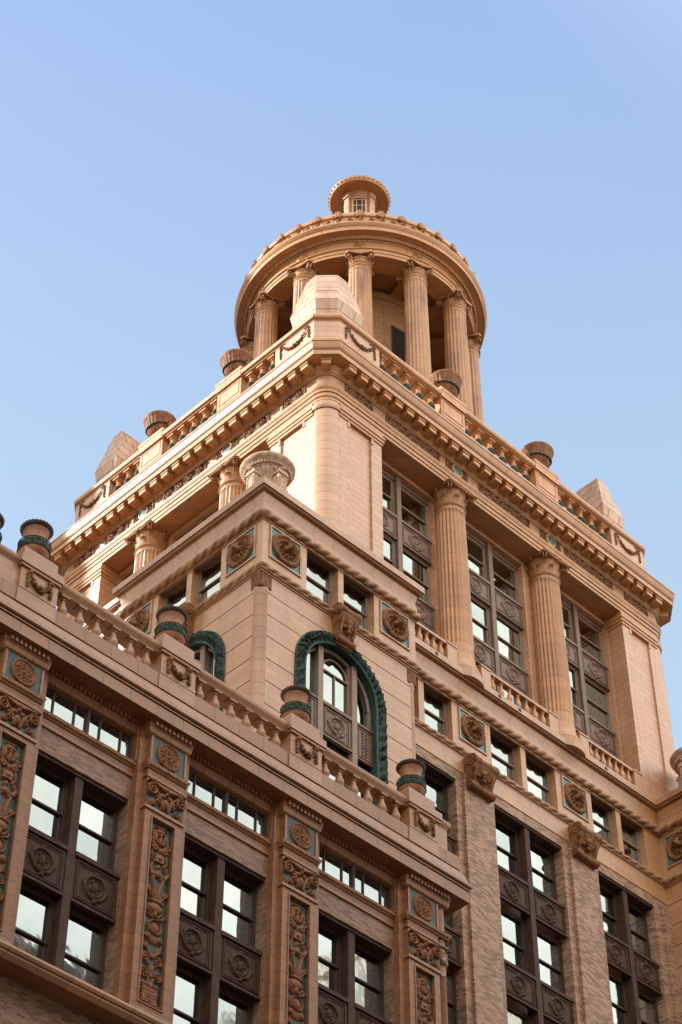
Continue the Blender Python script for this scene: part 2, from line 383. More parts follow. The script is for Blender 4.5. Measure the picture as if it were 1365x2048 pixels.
def baluster_mesh(h, r, mat, dark=None):
    p = [(.95, 0), (.95, .08), (.62, .10), (.70, .14), (1.0, .26), (1.02, .34), (.86, .46), (.55, .62), (.48, .74), (.50, .78), (.74, .80), (.74, .83), (.60, .85), (.92, .90)]
    b = MB().lathe([(r*a, h*z) for a, z in p[:7]], n=14, mi=1 if dark else 0).lathe([(r*a, h*z) for a, z in p[6:]], n=14); b.box(-r, r, -r, r, h*.90, h); b.box(-r*.98, r*.98, -r*.98, r*.98, -.02, h*.05)
    return b.mesh('baluster', [mat, dark] if dark else mat, 40)
def lion():
    b = MB(); nr, na = 34, 72; rr = np.linspace(.001, .70, nr)[:, None]; a = np.linspace(0, 2*PI, na, endpoint=False)[None, :]
    X = rr*np.cos(a); Z = rr*np.sin(a)
    G = lambda cx, cz, sx, sz, h: h*np.exp(-(((X-cx)/sx)**2+((Z-cz)/sz)**2))
    rim = .11*np.clip(1-((rr-.60)/.095)**2, 0, None)**.5+.02*np.cos(a*26)*(np.abs(rr-.60) < .06)
    rim = rim+.05*np.exp(-((rr-.475)/.018)**2)
    ins = (rr < .46)
    mane = (.10+.055*np.sin(a*17+rr*18)+.045*np.sin(a*9-rr*26))*np.exp(-((rr-.33)/.14)**2)
    face = G(0, .10, .20, .17, .17)+G(0, -.06, .13, .13, .16)+G(.09, -.10, .07, .06, .06)+G(-.09, -.10, .07, .06, .06)+G(0, .03, .045, .16, .07)
    face = face+G(.14, .20, .06, .035, .05)+G(-.14, .20, .06, .035, .05)-G(.11, .12, .045, .035, .16)-G(-.11, .12, .045, .035, .16)
    face = face*1.25-G(0, -.205, .12, .04, .22)+G(0, -.29, .10, .05, .07)+G(.25, .26, .06, .06, .06)+G(-.25, .26, .06, .06, .06)
    H = np.where(ins, .0+mane+face, rim*(rr > .44)); H = np.where(rr > .69, 0, H)+.02
    b.grid(X, -H, Z, None, True); return b.mesh('lion_head', 'orna', 60)
LION = lion()
lb = MB(); lb.box(-.695, .695, -.012, .05, -.71, .71); LIONBG = lb.mesh('tile_panel', 'tealb')
lb = MB(); lb.frame(-.78, .78, -.80, .80, .075, -.05, .02); LIONFR = lb.mesh('medallion', 'mould')
def lion_panel(root, fr, x, z):
    o = part('medallion', LIONFR, root, fr, (x, 0, z)); part('tile_panel', LIONBG, o, sub=True); part('lion_head', LION, o, sub=True, at=(0, -.012, 0))
def oval_mesh(mat, s=1.):
    x = np.linspace(-.45, .45, 44)*s; z = np.linspace(-.5, .5, 50)*s
    st = [('o', 0, 0, .36*s, .055*s, .075), ('o', 0, 0, .25*s, .03*s, .04), ('e', 0, .44*s, .09*s, .07*s, .08), ('e', 0, -.44*s, .09*s, .07*s, .08), ('e', .42*s, 0, .05*s, .10*s, .06), ('e', -.42*s, 0, .05*s, .10*s, .06),
          ('e', 0, .05*s, .10*s, .15*s, .07), ('p', spiral(-.1*s, -.06*s, .1*s, 1.4), .028*s, .02*s, .05), ('p', spiral(.1*s, .08*s, .1*s, 1.4, 2), .028*s, .02*s, .05), ('p', [(-.1*s, .18*s), (.12*s, -.2*s)], .03*s, .02*s, .05)]
    for k in range(8): st.append(('e', .36*s*math.cos(k*PI/4+.4), .36*s*math.sin(k*PI/4+.4), .06*s, .06*s, .09))
    X, Z, H = hfield(x, z, st); return MB().grid(X, -H, Z).mesh('oval_medallion', mat, 70)
OVAL = {'metal': oval_mesh('metal'), 'tmetal': oval_mesh('tmetal')}
def spandrel(root, fr, x0, x1, z0, z1, y, mat):
    k = ('sp', round(x1-x0, 2), round(z1-z0, 2), mat)
    if k not in CACHE:
        w, h = x1-x0, z1-z0; b = MB(); b.box(0, w, 0, .1, 0, h); b.box(0, w, -.07, -.002, h-.14, h); b.box(0, w, -.05, -.002, 0, .07)
        b.frame(.10, w-.10, .16, h-.22, .035, -.035, -.002); b.frame(.17, w-.17, .24, h-.30, .03, -.022, -.002)
        CACHE[k] = b.mesh('spandrel_panel', mat)
    o = part('spandrel_panel', CACHE[k], root, fr, (x0, y, z0)); part('oval_medallion', OVAL[mat], o, sub=True, at=((x1-x0)/2, -.003, (z1-z0)*.47)); return o
def leaf(b, a, r0, z0, h, w, out, curl, mi=0):          # one acanthus leaf on a bell
    n = 7; ca, sa = math.cos(a), math.sin(a); v = []
    for i in range(n+1):
        t = i/n; rr = r0+out*t**2.2; zz = z0+h*(t if t < .8 else .8+.2*math.sin((t-.8)/.2*2.2)); rr += curl*max(0, t-.75)*4
        ww = w*(1-.55*t**2)*(1+.12*math.cos(i*PI))
        for k, q in enumerate((-1, -.5, 0, .5, 1)):
            rad = rr+.05*w*(1-abs(q))*2-.03*abs(q); tt = q*ww
            v.append((ca*rad-sa*tt, sa*rad+ca*tt, zz))
    b.add(v, [(i*5+k, i*5+k+1, i*5+k+6, i*5+k+5) for i in range(n) for k in range(4)], mi)
def volute(b, a, r, z, s, tw=.07, mi=0):
    ca, sa = math.cos(a), math.sin(a)
    for off in (-tw, tw):
        pts = [(ca*(r-s*1.6)-sa*off, sa*(r-s*1.6)+ca*off, z-s*1.5), (ca*(r-s*1.1)-sa*off, sa*(r-s*1.1)+ca*off, z-s*.2)]
        pts += [(ca*(r+x)-sa*off, sa*(r+x)+ca*off, z+zz) for x, zz in spiral(0, 0, s, 1.35, PI*.7, -1, 14)]
        b.tube(pts, [s*.16]*2+[s*(.22-.008*i) for i in range(14)], 6, mi)
    b.ball((ca*r, sa*r, z), s*.35, 6, 5)
def corinthian(r, h):
    b = MB(); b.lathe([(r*1.10, -.10*h), (r*1.14, -.06*h), (r*1.10, -.02*h), (r*.98, 0), (r*1.0, .5*h), (r*1.18, .84*h), (r*1.18, .88*h)], n=28)
    for k in range(8): leaf(b, k*PI/4+PI/8, r*1.0, 0, h*.42, r*.34, r*.20, r*.10)
    for k in range(8): leaf(b, k*PI/4, r*1.02, h*.05, h*.72, r*.30, r*.26, r*.12)
    for k in range(4):
        volute(b, k*PI/2+PI/4, r*1.52, h*.76, r*.24, r*.10); a = k*PI/2
        b.ball((math.cos(a)*r*1.28, math.sin(a)*r*1.28, h*.93), r*.16, 8, 6)
    pl = []
    for k in range(4):
        a = k*PI/2+PI/4; c = Vector((math.cos(a), math.sin(a))); t = Vector((-c.y, c.x)); R0 = r*1.82
        pl += [c*R0-t*r*.10, c*R0+t*r*.10]
        a2 = a+PI/4
        for q in (-.5, 0, .5): pl.append(Vector((math.cos(a2), math.sin(a2)))*r*(1.22+.16*abs(q)*2*.6)+Vector((-math.sin(a2), math.cos(a2)))*q*r*1.1)
    b.plan(pl, h*.885, h*.94); b.plan([p*1.04 for p in pl], h*.942, h)
    return b.mesh('capital', 'orna2' if 'orna2' in M else 'column', 50)
def shaft(r0, r1, h, nf, mat, name='column'):
    fl = lambda a, z: 1-.075*max(0., 1-abs((a*nf/(2*PI)) % 1-.5)/.42)**.6 if .5 < z < h-.35 else 1
    zs = [0, .49, .52, h*.33, h*.66, h-.37, h-.34, h-.16, h-.15, h-.08, h]
    rs = [r0-(r0-r1)*max(0, z/h-.2)/.8 for z in zs]; rs[-3] = r1*.99; rs[-2] = r1*1.08; rs[-1] = r1*1.05
    b = MB().lathe(list(zip(rs, zs)), n=nf*6, fl=fl); return b.mesh(name, mat, 35)
def garland(w, h):
    b = MB(); rr = random.Random(3)
    for i in range(44):
        t = i/43; x = (t-.5)*w*.74; z = h*.82-(1-(2*t-1)**2)*h*.58; s = .028+.05*(1-abs(2*t-1))
        for q in range(2): b.ball((x+rr.uniform(-.04, .04), -.03-rr.uniform(0, .05), z+rr.uniform(-.05, .05)), s*rr.uniform(.7, 1.15), 6, 5)
    for sx in (-1, 1):
        for i in range(13): b.ball((sx*w*.40+rr.uniform(-.035, .035), -.03, h*.85-i*h*.062), rr.uniform(.035, .06), 6, 5)
        b.ball((sx*w*.38, -.06, h*.88), .085, 8, 6); b.tube([(sx*w*.38, -.03, h*.9), (sx*w*.33, -.04, h*1.0), (sx*w*.27, -.03, h*.93)], .025, 5)
    return b
def scroll_panel(w, h):
    n = max(2, round(w/.62)); st = []; s = w/n
    for k in range(n):
        x = -w/2+s*(k+.5); d = 1 if k % 2 else -1
        st += [('p', spiral(x, h/2, h*.36, 1.7, PI/2*d, d), .055, .028, .10), ('e', x, h/2, .075, .075, .12),
               ('p', [(x-s*.5, h*(.5-.32*d)), (x-s*.2, h*(.5-.40*d)), (x+s*.1, h*(.5-.36*d))], .06, .035, .09), ('e', x+s*.42, h*(.5+.25*d), .10, .11, .09), ('e', x-s*.40, h*(.5+.3*d), .08, .09, .08)]
    b = relief(w, h, .026, st); b.frame(-w/2-.05, w/2+.05, -.05, h+.05, .05, -.055, .01, 1); return b
BAL_LOW = baluster_mesh(.80, .155, 'lowtop'); BAL_TOWER = baluster_mesh(.86, .125, 'tmould')
BAL_PAR = baluster_mesh(1.12, .21, 'tmould', 'patina')
def bracket(w, h, d, mat='orna', taper=0.):
    """scrolled console: roll on top, mask in the middle, curl below"""
    b = MB(); pr = [(0, h), (-d*.75, h), (-d, h*.86), (-d*.96, h*.68), (-d*.72, h*.55), (-d*.52, h*.36), (-d*.50, h*.2), (-d*.35, .02), (0, 0)]
    n = len(b.v); b.yz(pr, -w/2, w/2)
    if taper:
        for i in range(n, len(b.v)):
            x, y, z = b.v[i]; b.v[i] = (x*(1-taper*(1-z/h)), y, z)
    R0 = d*.42; tw = w/2
    for z, r, y in ((h*.84, R0, -d*.72), (h*.13, R0*.72, -d*.42)):
        ww = tw*(1-taper*(1-z/h))+.03
        prof = [(.0, -ww), (r*.45, -ww-.02), (r*.5, -ww), (r*.98, -ww), (r, -ww+.05), (r*.86, -ww*.45), (r*.95, -ww*.38), (r*.78, -ww*.3), (r*.78, ww*.3), (r*.95, ww*.38), (r*.86, ww*.45), (r, ww-.05), (r*.98, ww), (r*.5, ww), (r*.45, ww+.02), (0, ww)]
        t = MB().lathe(prof, n=18); b.add([(q[2], y+q[0], z+q[1]) for q in t.v], t.f)
    k = 1-taper*.5
    for x, z, r, e in ((0, .56, .17, .1), (-.13, .66, .07, .05), (.13, .66, .07, .05), (0, .44, .11, .11), (-.2, .45, .09, .05), (.2, .45, .09, .05), (0, .33, .12, .07)):
        b.ball((x*w*k, -d*.62-e, h*z), (r*w*.8, r*.9, r*.9*h*.7), 10, 8)
    for sx in (-1, 1): b.tube([(sx*w*.34*k, -d*.5, h*.25), (sx*w*.38*k, -d*.72, h*.4), (sx*w*.38*k, -d*.85, h*.6), (sx*w*.40*k, -d*.93, h*.75)], [.07, .055, .05, .04], 7)
    return b.mesh('bracket', mat, 45)

# ------------------------------------------------------------------ the tower building: lower storeys
T = empty('office_tower', (52.15, 51., GZ))
tag(T, 'tall cream terracotta tower with corner pavilion, giant columns and round temple on top', 'building')
FM = (0., 42.15, 0.); FR = (35.84, 40., 0.); FL = (35.84, 47.82, -PI/2)
PW = 7.82; AX, AZ, AR = 3.91, 48.0, 2.17
def arch_pts(r, n=14, a0=PI, a1=PI/2): return [(AX+r*math.cos(a0+(a1-a0)*i/n), AZ+r*math.sin(a0+(a1-a0)*i/n)) for i in range(n+1)]
pm = MB()
wall_panel(pm, .004, PW-.004, 51.15, 54.3, [(2.18, 3.77, 51.47, 53.74), (4.05, 5.64, 51.47, 53.74)], 0, .5)
half = [(.32, 41), (AX-AR, 41)]+arch_pts(AR)+[(AX, 51.146), (.32, 51.146)]
pm.prism(half, .05, .5); pm.prism([(2*AX-x, z) for x, z in half[::-1]], .05, .5)
gz = [51.15, 50.15, 49.16, 48.16, 47.17, 46.18, 45.18, 44.18, 43.2, 42.2, 41.2]
for a, c in zip(gz[1:], gz):
    z0, z1 = a+.018, c-.018
    if z0 > AZ+AR: pm.box(.34, PW-.34, 0, .046, z0, z1); continue
    pl = [(.34, z1), (.34, z0)]
    for i in range(7):
        z = z0+(z1-z0)*i/6; dz = max(0, z-AZ); pl.append((AX-math.sqrt(max(.0009, AR*AR-dz*dz)), z))
    pm.prism(pl, 0, .046); pm.prism([(2*AX-x, z) for x, z in pl[::-1]], 0, .046)
PAVM = pm.mesh('pavilion_wall', 'ashlar')
# green arch surround
def arch_ring():
    b = MB(); pts = []; n = 30
    for i in range(60): pts.append((AX-2.0, 41.5+i*(AZ-41.5)/60, -1, 0))
    for i in range(n*3+1): a = PI-PI*i/(n*3); pts.append((AX+2.0*math.cos(a), AZ+2.0*math.sin(a), math.cos(a), math.sin(a)))
    for i in range(60): pts.append((AX+2.0, AZ-(i+1)*(AZ-41.5)/60, 1, 0))
    t = np.linspace(-.245, .245, 15); P = np.array(pts); s = np.arange(len(P))*.108
    prof = np.array([0, .05, .075, .07, .10, .12, .13, .135, .13, .12, .10, .07, .085, .06, 0])
    o = P[:, 2:3]*t[None, :]; q = P[:, 3:4]*t[None, :]
    X = P[:, 0:1]+o; Z = P[:, 1:2]+q
    ph = s[:, None]*2*PI/.42
    rel = .05*np.sin(ph+11*t[None, :])+.04*np.cos(ph*2-18*t[None, :])+rng.normal(0, .02, X.shape)
    Y = -prof[None, :]-rel*(np.abs(t)[None, :] < .19)
    b.grid(X, Y, Z); return b.mesh('arch_surround', 'patina', 70)
RING = arch_ring()
lp = MB(); pts = [(AX-1.765, 41.5)]+[(AX+1.765*math.cos(PI-PI*i/40), AZ+1.765*math.sin(PI-PI*i/40)) for i in range(41)]+[(AX+1.765, 41.5)]
lp.tube([(x, -.02, z) for x, z in pts], .055, 8)
for (xa, za), (xb, zb) in zip(pts, pts[1:]): lp.add([(xa, -.03, za), (xb, -.03, zb), (xb, .42, zb), (xa, .42, za)], [(0, 1, 2, 3)])
LIP = lp.mesh('arch_lip', 'lip', 50)
ag = MB()
gl = [(AX-1.72, 41.5), (AX+1.72, 41.5)]+[(AX+1.72*math.cos(PI*i/24), AZ+1.72*math.sin(PI*i/24)) for i in range(25)]
ag.prism(gl, .36, .37); ARCHG = ag.mesh('pane', 'glass')
ag = MB()
for sx in (-1, 1):
    ag.box(AX+sx*.83-.12, AX+sx*.83+.12, .14, .36, 41.5, AZ+1.5)
    ag.box(AX+sx*1.68-.05, AX+sx*1.68+.05, .24, .355, 47.1, AZ+.1)
    ag.box(AX+sx*.66-.03, AX+sx*.66+.03, .27, .355, 47.1, AZ+1.52)
ag.tube([(AX+1.66*math.cos(PI*i/30), .30, AZ+1.66*math.sin(PI*i/30)) for i in range(31)], .07, 6)
ag.tube([(AX+.6*math.cos(PI*i/16), .31, AZ+.72+.62*math.sin(PI*i/16)) for i in range(17)], .035, 6)
ag.box(AX-.63, AX+.63, .29, .352, 48.66, 48.72); ag.box(AX-.02, AX+.02, .30, .352, 47.1, 48.66)
ARCHF = ag.mesh('window', 'tframe')
ks = bracket(1.0, 1.75, .52, 'orna', .28); CONS = bracket(1.3, 1.5, .62, 'orna')
sidesp = MB(); sidesp.box(0, .78, 0, .1, 0, 1.54); sidesp.box(0, .78, -.05, -.002, 1.44, 1.54); sidesp.frame(.08, .70, .1, 1.36, .03, -.03, -.002)
for i in range(8):
    for j in (0, 1): sidesp.ball((.30+j*.16, -.01, .25+i*.135), (.05, .05, .055), 6, 5)
SIDESP = sidesp.mesh('spandrel_panel', 'tmetal', 40)
def pavilion_face(fr):
    part('pavilion_wall', PAVM, T, fr)
    for a in (1.11, PW-1.11): lion_panel(T, fr, a, 52.67)
    for a, c in ((2.18, 3.77), (4.05, 5.64)): window(T, fr, a, c, 51.47, 53.74, .27, 'tframe')
    part('arch_surround', RING, T, fr); part('arch_lip', LIP, T, fr)
    w = part('window', ARCHF, T, fr); part('pane', ARCHG, w, sub=True)
    spandrel(T, fr, AX-.70, AX+.70, 45.6, 47.1, .2, 'tmetal')
    part('spandrel_panel', SIDESP, T, fr, (AX-1.74, .2, 45.56)); part('spandrel_panel', SIDESP, T, fr, (AX+.96, .2, 45.56))
    part('keystone', ks, T, fr, (AX, 0, 49.72))
pavilion_face(FR); pavilion_face(FL)
# corner colonnettes
cm = MB(); cm.lathe([(.27, 41), (.27, 50.2), (.30, 50.24), (.30, 50.34), (.27, 50.38)], n=24); COLN = cm.mesh('colonnette', 'corner', 40)
cc = MB()
for i in range(-2, 3): cc.box(i*.095-.038, i*.095+.038, -.29, .2, 0, .66); cc.box(-.29, .2, i*.095-.038, i*.095+.038, 0, .66)
cc.box(-.25, .2, -.25, .2, -.02, .64); cc.box(-.30, .2, -.30, .2, .64, .70); cc.tube([(-.26, -.26, 0), (.2, -.26, 0)], .05, 6); cc.tube([(-.26, -.26, 0), (-.26, .2, 0)], .05, 6)
CCAP = cc.mesh('colonnette_capital', 'orna', 30)
for x, y, rz in ((36.11, 40.27, 0), (43.39, 40.27, PI/2), (36.11, 47.55, -PI/2)):
    o = part('colonnette', COLN, T, (x, y, 0)); part('colonnette_capital', CCAP, o, sub=True, at=(0, 0, 50.36), rz=rz)
# core volumes (backs and unseen sides)
b = MB(); b.box(36.40, 43.65, 40.53, 47.79, GZ, 54.85); b.box(36.25, 60.0, 47.9, 62, GZ, 54.84); b.box(42.0, 60.72, 43.0, 61, GZ, 54.86); b.box(60.77+.3, 68.6, 40.004, 61.9, GZ, 54.85)
part('core_wall', (b, 'ashlar'), T)
b = MB(); b.box(36.4, 43.3, 40.35, 47.6, 54.9, 55.02); b.box(36.5, 60.9, 47.7, 61.5, 54.9, 55.015); b.box(61.2, 68.4, 40.35, 61.5, 54.9, 55.02); b.box(42, 61.1, 42.5, 47.6, 54.9, 55.01); part('roof', (b, 'roof'), T)
# recessed front between the pavilions
wa = [(44.57, 46.09), (46.4, 47.97), (50.2, 52.0), (52.3, 54.1), (56.33, 57.9), (58.21, 59.73)]
b = MB(); wall_panel(b, 43.4, 60.766, 51.15, 54.3, [(a, c, 51.47, 53.74) for a, c in wa], 0, .55); b.box(43.4, 60.768, -.03, .55, 50.18, 51.147)
part('attic_wall', (b, 'ashlar'), T, FM)
for a, c in wa: window(T, FM, a, c, 51.47, 53.74, .27, 'tframe')
for x in (49.12, 55.24): lion_panel(T, FM, x, 52.67); part('console', CONS, T, FM, (x, 0, 49.42))
bays = [(46.25, 1.75), (52.15, 1.98), (58.05, 1.75)]
b = MB(); wall_panel(b, 43.4, 60.76, GZ, 50.178, [(c-h, c+h, 29.04, 49.72) for c, h in bays], .0, .55)
part('brick_wall', (b, 'brick'), T, FM)
pb = MB(); pb.box(-.74, .74, -.13, .02, GZ, 50.18)
pb = pb.mesh('brick_pier', 'brick')
for x in (49.08, 55.22): part('brick_pier', pb, T, FM, (x, 0, 0))
b = MB(); b.box(60.2, 60.764, -.13, .02, GZ, 49.9); part('brick_pier', (b, 'brick'), T, FM)
rows = [47.0-4.13*k for k in range(5)]
for c, h in bays:
    b = MB(); b.box(c-.135, c+.135, .10, .60, 29.05, 49.716); b.box(c-h, c+h, .06, .6, 49.62, 49.717); part('mullion', (b, 'metal'), T, FM)
    for z in rows:
        for s0, s1 in ((c-h, c-.135), (c+.135, c+h)):
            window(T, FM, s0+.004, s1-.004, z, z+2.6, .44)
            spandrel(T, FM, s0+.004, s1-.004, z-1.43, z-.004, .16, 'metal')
# right pavilion, its side facing the recess
FW = (60.77, 42.15, -PI/2)
b = MB(); b.box(-.2, 2.146, 0, .29, 51.15, 54.3); b.box(-.2, 2.1, .05, .29, GZ, 51.146)
for a, c in zip(gz[1:]+[40.2, 39.2], gz+[40.2]): b.box(-.2, 2.0, 0, .046, a+.018, c-.018)
b.box(-.2, 2.0, .004, .046, GZ, 39.18)
part('pavilion_wall', (b, 'ashlar'), T, FW); lion_panel(T, FW, 1.04, 52.67)
# left side beyond the pavilion
b = MB(); b.box(36.25, 36.6, 47.83, 62, GZ, 54.3); part('side_wall', (b, 'ashlar'), T)
# rope mouldings and cornice round the whole block
PATH = [(36.25, 62), (36.25, 47.82), (35.84, 47.82), (35.84, 40), (43.66, 40), (43.66, 42.15), (60.77, 42.15), (60.77, 40), (68.6, 40)]
part('rope_moulding', (rope(PATH, 51.22, .14, .05), 'rope', 60), T)
part('rope_moulding', (rope(PATH, 53.79, .18, .06), 'rope', 60), T)
b = MB().sweep(PATH, [(-.02, 50.97), (.04, 50.99), (.05, 51.05), (.11, 51.06), (.11, 51.10), (-.02, 51.11)])
b.sweep(PATH, [(-.02, 53.55), (.035, 53.56), (.05, 53.62), (.05, 53.65), (-.02, 53.66)])
part('string_course', (b, 'mould'), T)
b = MB().sweep(PATH, [(-.05, 53.92), (.08, 53.95), (.08, 54.29), (.0, 54.295), (.0, 54.33), (.05, 54.335), (.03, 54.40), (.04, 54.55), (.09, 54.75), (.10, 54.82), (.16, 54.84), (.06, 54.845), (.06, 54.885), (.19, 54.89), (.25, 54.93), (.25, 54.95), (.15, 54.955), (.15, 54.99), (.30, 54.995), (.30, 55.28), (.27, 55.33), (-.7, 55.35), (-.7, 54.1)])
part('cornice', (b, 'mould', 30), T)

dh = MB().box(-.07, .07, -.012, .05, -.07, .07).mesh('drain_hole', 'dark')
for x in (46.9, 50.58, 51.81, 55.8, 57.2): part('drain_hole', dh, T, FM, (x, -.30, 55.14))
# ------------------------------------------------------------------ the tower: giant order
FT = (0., 42.12, 0.); FTL = (41.0, 0., -PI/2)
def tower_face(fr, c, half, pil, bays_, cols, sgn):
    """c centre, half: half opening, pil: pilaster outer half, bays: (centre, half, double)"""
    ops = [(x-h, x+h, 55.5, 65.66) for x, h, d in bays_]
    b = MB(); wall_panel(b, c-half-.1, c+half+.1, 54.9, 66.3, ops, .95, 1.35)
    for x, h, d in bays_: b.frame(x-h-.10, x+h+.10, 55.44, 65.76, .10, .88, .948)
    part('recess_wall', (b, 'tower'), T, fr)
    for s in (-1, 1):
        b = MB(); a0, a1 = sorted((c+s*half, c+s*pil)); p0, p1 = sorted((c+s*(half+.62), c+s*(pil-.60)))
        b.box(a0, p0, 0, 1.34, 54.9, 65.99); b.box(p1, a1, 0, 1.34, 54.9, 65.99); b.box(p0, p1, .09, 1.34, 54.9, 65.40); b.box(p0, p1, .003, 1.33, 65.403, 65.985)
        b.box(p0-.12, p0-.001, -.035, -.001, 64.95, 65.36); b.box(p1+.001, p1+.12, -.035, -.001, 64.95, 65.36)
        part('pilaster', (b, 'tower'), T, fr)
        b = MB(); e0, e1 = a0, a1
        for z0, z1, d in ((65.26, 65.40, .05), (65.42, 65.60, .09), (65.60, 65.72, .13), (65.72, 65.985, .06)):
            b.box(e0-(d if s > 0 else 0), e1+(d if s < 0 else 0), -d, .9, z0+.001, z1)
        part('pilaster_cap', (b, 'tmould'), T, fr)
    for x, h, d in bays_:
        mt = MB()
        mt.box(x-h, x+h, 1.12, 1.3, 65.44, 65.657)
        if d: mt.box(x-.13, x+.13, 1.0, 1.30, 55.5, 65.655)
        part('mullion', (mt, 'tmetal'), T, fr)
        sides = ((x-h, x-.13), (x+.13, x+h)) if d else ((x-h, x+h),)
        for z0, z1 in ((63.22, 65.44), (59.35, 61.82), (55.6, 57.95)):
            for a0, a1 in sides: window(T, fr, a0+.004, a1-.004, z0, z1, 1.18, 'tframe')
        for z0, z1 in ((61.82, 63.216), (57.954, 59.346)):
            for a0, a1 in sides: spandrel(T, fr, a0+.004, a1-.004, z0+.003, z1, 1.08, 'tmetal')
    for x in cols:
        o = part('column', SHAFT, T, fr, (x, .55, 56.5)); part('capital', CAP, o, sub=True, at=(0, 0, 8.56)); part('column_base', CBASE, o, sub=True, at=(0, 0, -.95))
M['orna2'] = masonry('capital_terracotta', (.40, .185, .07), 40, 40, .01, off=17, stain=.5, grime=.4, spec=.3, coat=0)
SHAFT = shaft(.71, .66, 8.56, 24, 'column'); CAP = corinthian(.64, .95)
CBASE = MB().lathe([(.95, -.25), (.95, .05), (.88, .12), (.86, .3), (.80, .4), (.75, .6), (.73, .95)], n=40).mesh('column_base', 'tmould', 30)
tower_face(FT, 52.15, 7.88, 10.38, [(46.35, 2.0, 1), (52.15, 2.0, 1), (57.95, 2.0, 1)], (49.05, 55.25), 1)
tower_face(FTL, -50.98, 5.52, 8.09, [(-55.45, .88, 0), (-50.98, 1.75, 1), (-46.51, .88, 0)], (-53.74, -48.22), 1)
b = MB(); b.box(42.36, 62.0, 43.48, 59.2, 54.7, 69.0); b.box(62, 63.3, 43, 59, 55.4, 66.9); part('tower_core', (b, 'tower'), T)
cr = MB(); cr.lathe([(.70, 54.9), (.70, 67.55)], n=48); cr.lathe([(.74, 65.5), (.80, 65.6), (.80, 65.72), (.74, 65.75)], n=48)
CR = cr.mesh('corner_roll', 'corner', 40)
for x in (41.7, 62.6):
    for y in (42.82, 59.14): part('corner_roll', CR, T, (x, y, 0))
# column bases rest on blocks with a bulge in the cornice
for fr, xs in ((FT, (49.05, 55.25)),):
    for x in xs:
        b = MB(); b.lathe([(.96, 54.985), (1.03, 54.99), (1.03, 55.27), (.98, 55.31), (.9, 55.34)], n=36); part('column_plinth', (b, 'mould', 30), T, fr, (x, .55, 0))
def rrect(r, off=0.):
    x0, x1, y0, y1 = 41-off, 63.3+off, 42.12-off, 59.84+off; r = r+off; p = []
    for cx, cy, a0 in ((x0+r, y0+r, PI), (x1-r, y0+r, 1.5*PI), (x1-r, y1-r, 0), (x0+r, y1-r, .5*PI)):
        for i in range(7): a = a0+PI/2*i/6; p.append((cx+r*math.cos(a), cy+r*math.sin(a)))
    return p
def cham(off, ch):
    x0, x1, y0, y1 = 41-off, 63.3+off, 42.12-off, 59.84+off
    return [(x0, y0+ch), (x0+ch, y0), (x1-ch, y0), (x1, y0+ch), (x1, y1-ch), (x1-ch, y1), (x0+ch, y1), (x0, y1-ch)]
b = MB().sweep(rrect(.7), [(-.97, 66.6), (-.97, 66.0), (.015, 66.0), (.015, 66.16), (-.04, 66.165), (-.04, 66.19), (.05, 66.195), (.05, 66.40), (0, 66.405), (0, 66.43), (.09, 66.435), (.09, 66.58), (.13, 66.64), (.17, 66.72), (.17, 66.77), (.0, 66.80)], True)
part('architrave', (b, 'tmould', 30), T)
b = MB().sweep(rrect(.7), [(-.3, 66.7), (.0, 66.76), (.0, 67.56), (-.3, 67.6)], True); part('frieze', (b, 'tower', 30), T)
b = MB().sweep(rrect(.7), [(-.3, 67.5), (.05, 67.52), (.06, 67.58), (.12, 67.62), (.16, 67.70), (.16, 67.74), (.24, 67.84), (.26, 67.97), (-.3, 68.0)], True); part('bed_moulding', (b, 'tmould', 30), T)
b = MB().sweep(cham(.75, .78), [(-1.2, 67.98), (-.03, 67.98), (.0, 67.98), (.0, 68.24), (-.08, 68.245), (-.08, 68.285), (.03, 68.29), (.03, 68.33), (-.03, 68.335), (-.03, 68.36), (.04, 68.365), (.05, 68.4), (.10, 68.52), (.12, 68.66), (.15, 68.68), (.15, 68.76), (-.9, 69.0)], True)
part('corona', (b, 'tmould', 30), T)
md = MB(); md.box(-.20, .20, -.64, 0, 67.66, 67.87); md.box(-.23, .23, -.68, 0, 67.87, 67.978)
MOD = md.mesh('modillion', 'tmould')
for i in range(30): part('modillion', MOD, T, FT, (41.6+.35+i*(20.4/29), 0, 0))
for i in range(23): part('modillion', MOD, T, FTL, (-(42.82+i*(16.32/22)), 0, 0))
part('modillion', MOD, T, (41.25, 42.37, -PI/4)); part('modillion', MOD, T, (63.05, 42.37, PI/4)); part('modillion', MOD, T, (41.25, 59.59, -PI*.75))
PN = {w: scroll_panel(w, .62).mesh('frieze_panel', ['scroll_bg', 'ornb'], 60) for w in (1.55, 3.25, 1.3, 2.7, 1.5)}
dp = MB(); x = np.linspace(-.62, .62, 46); z = np.linspace(-.27, .27, 22)
X, Z, H = hfield(x, z, mirror([('p', spiral(.45, .1, .13, 1.3), .04, .02, .06), ('p', spiral(.45, -.12, .12, 1.3, 1, -1), .04, .02, .06)]))
dp.grid(X, -H, Z, (H[:-1, :-1] > .012).astype(int)); dp.frame(-.68, .68, -.32, .32, .05, -.055, .01, 1)
t = MB().lathe([(.33, 0), (.33, .07), (.25, .09), (.245, .04)], n=28); dp.add([(q[0], -q[2], q[1]) for q in t.v], t.f, 2)
DISCP = dp.mesh('frieze_disc_panel', ['scroll_bg', 'ornb', 'tmould'], 50)
t = MB().lathe([(.25, 0), (.25, .05), (.2, .06)], n=28); db = MB().add([(q[0], -q[2], q[1]) for q in t.v], t.f); DISC = db.mesh('tile_disc', 'tealb', 40)
def fpanel(fr, x, w): part('frieze_panel', PN[w], T, fr, (x, -.012, 66.86))
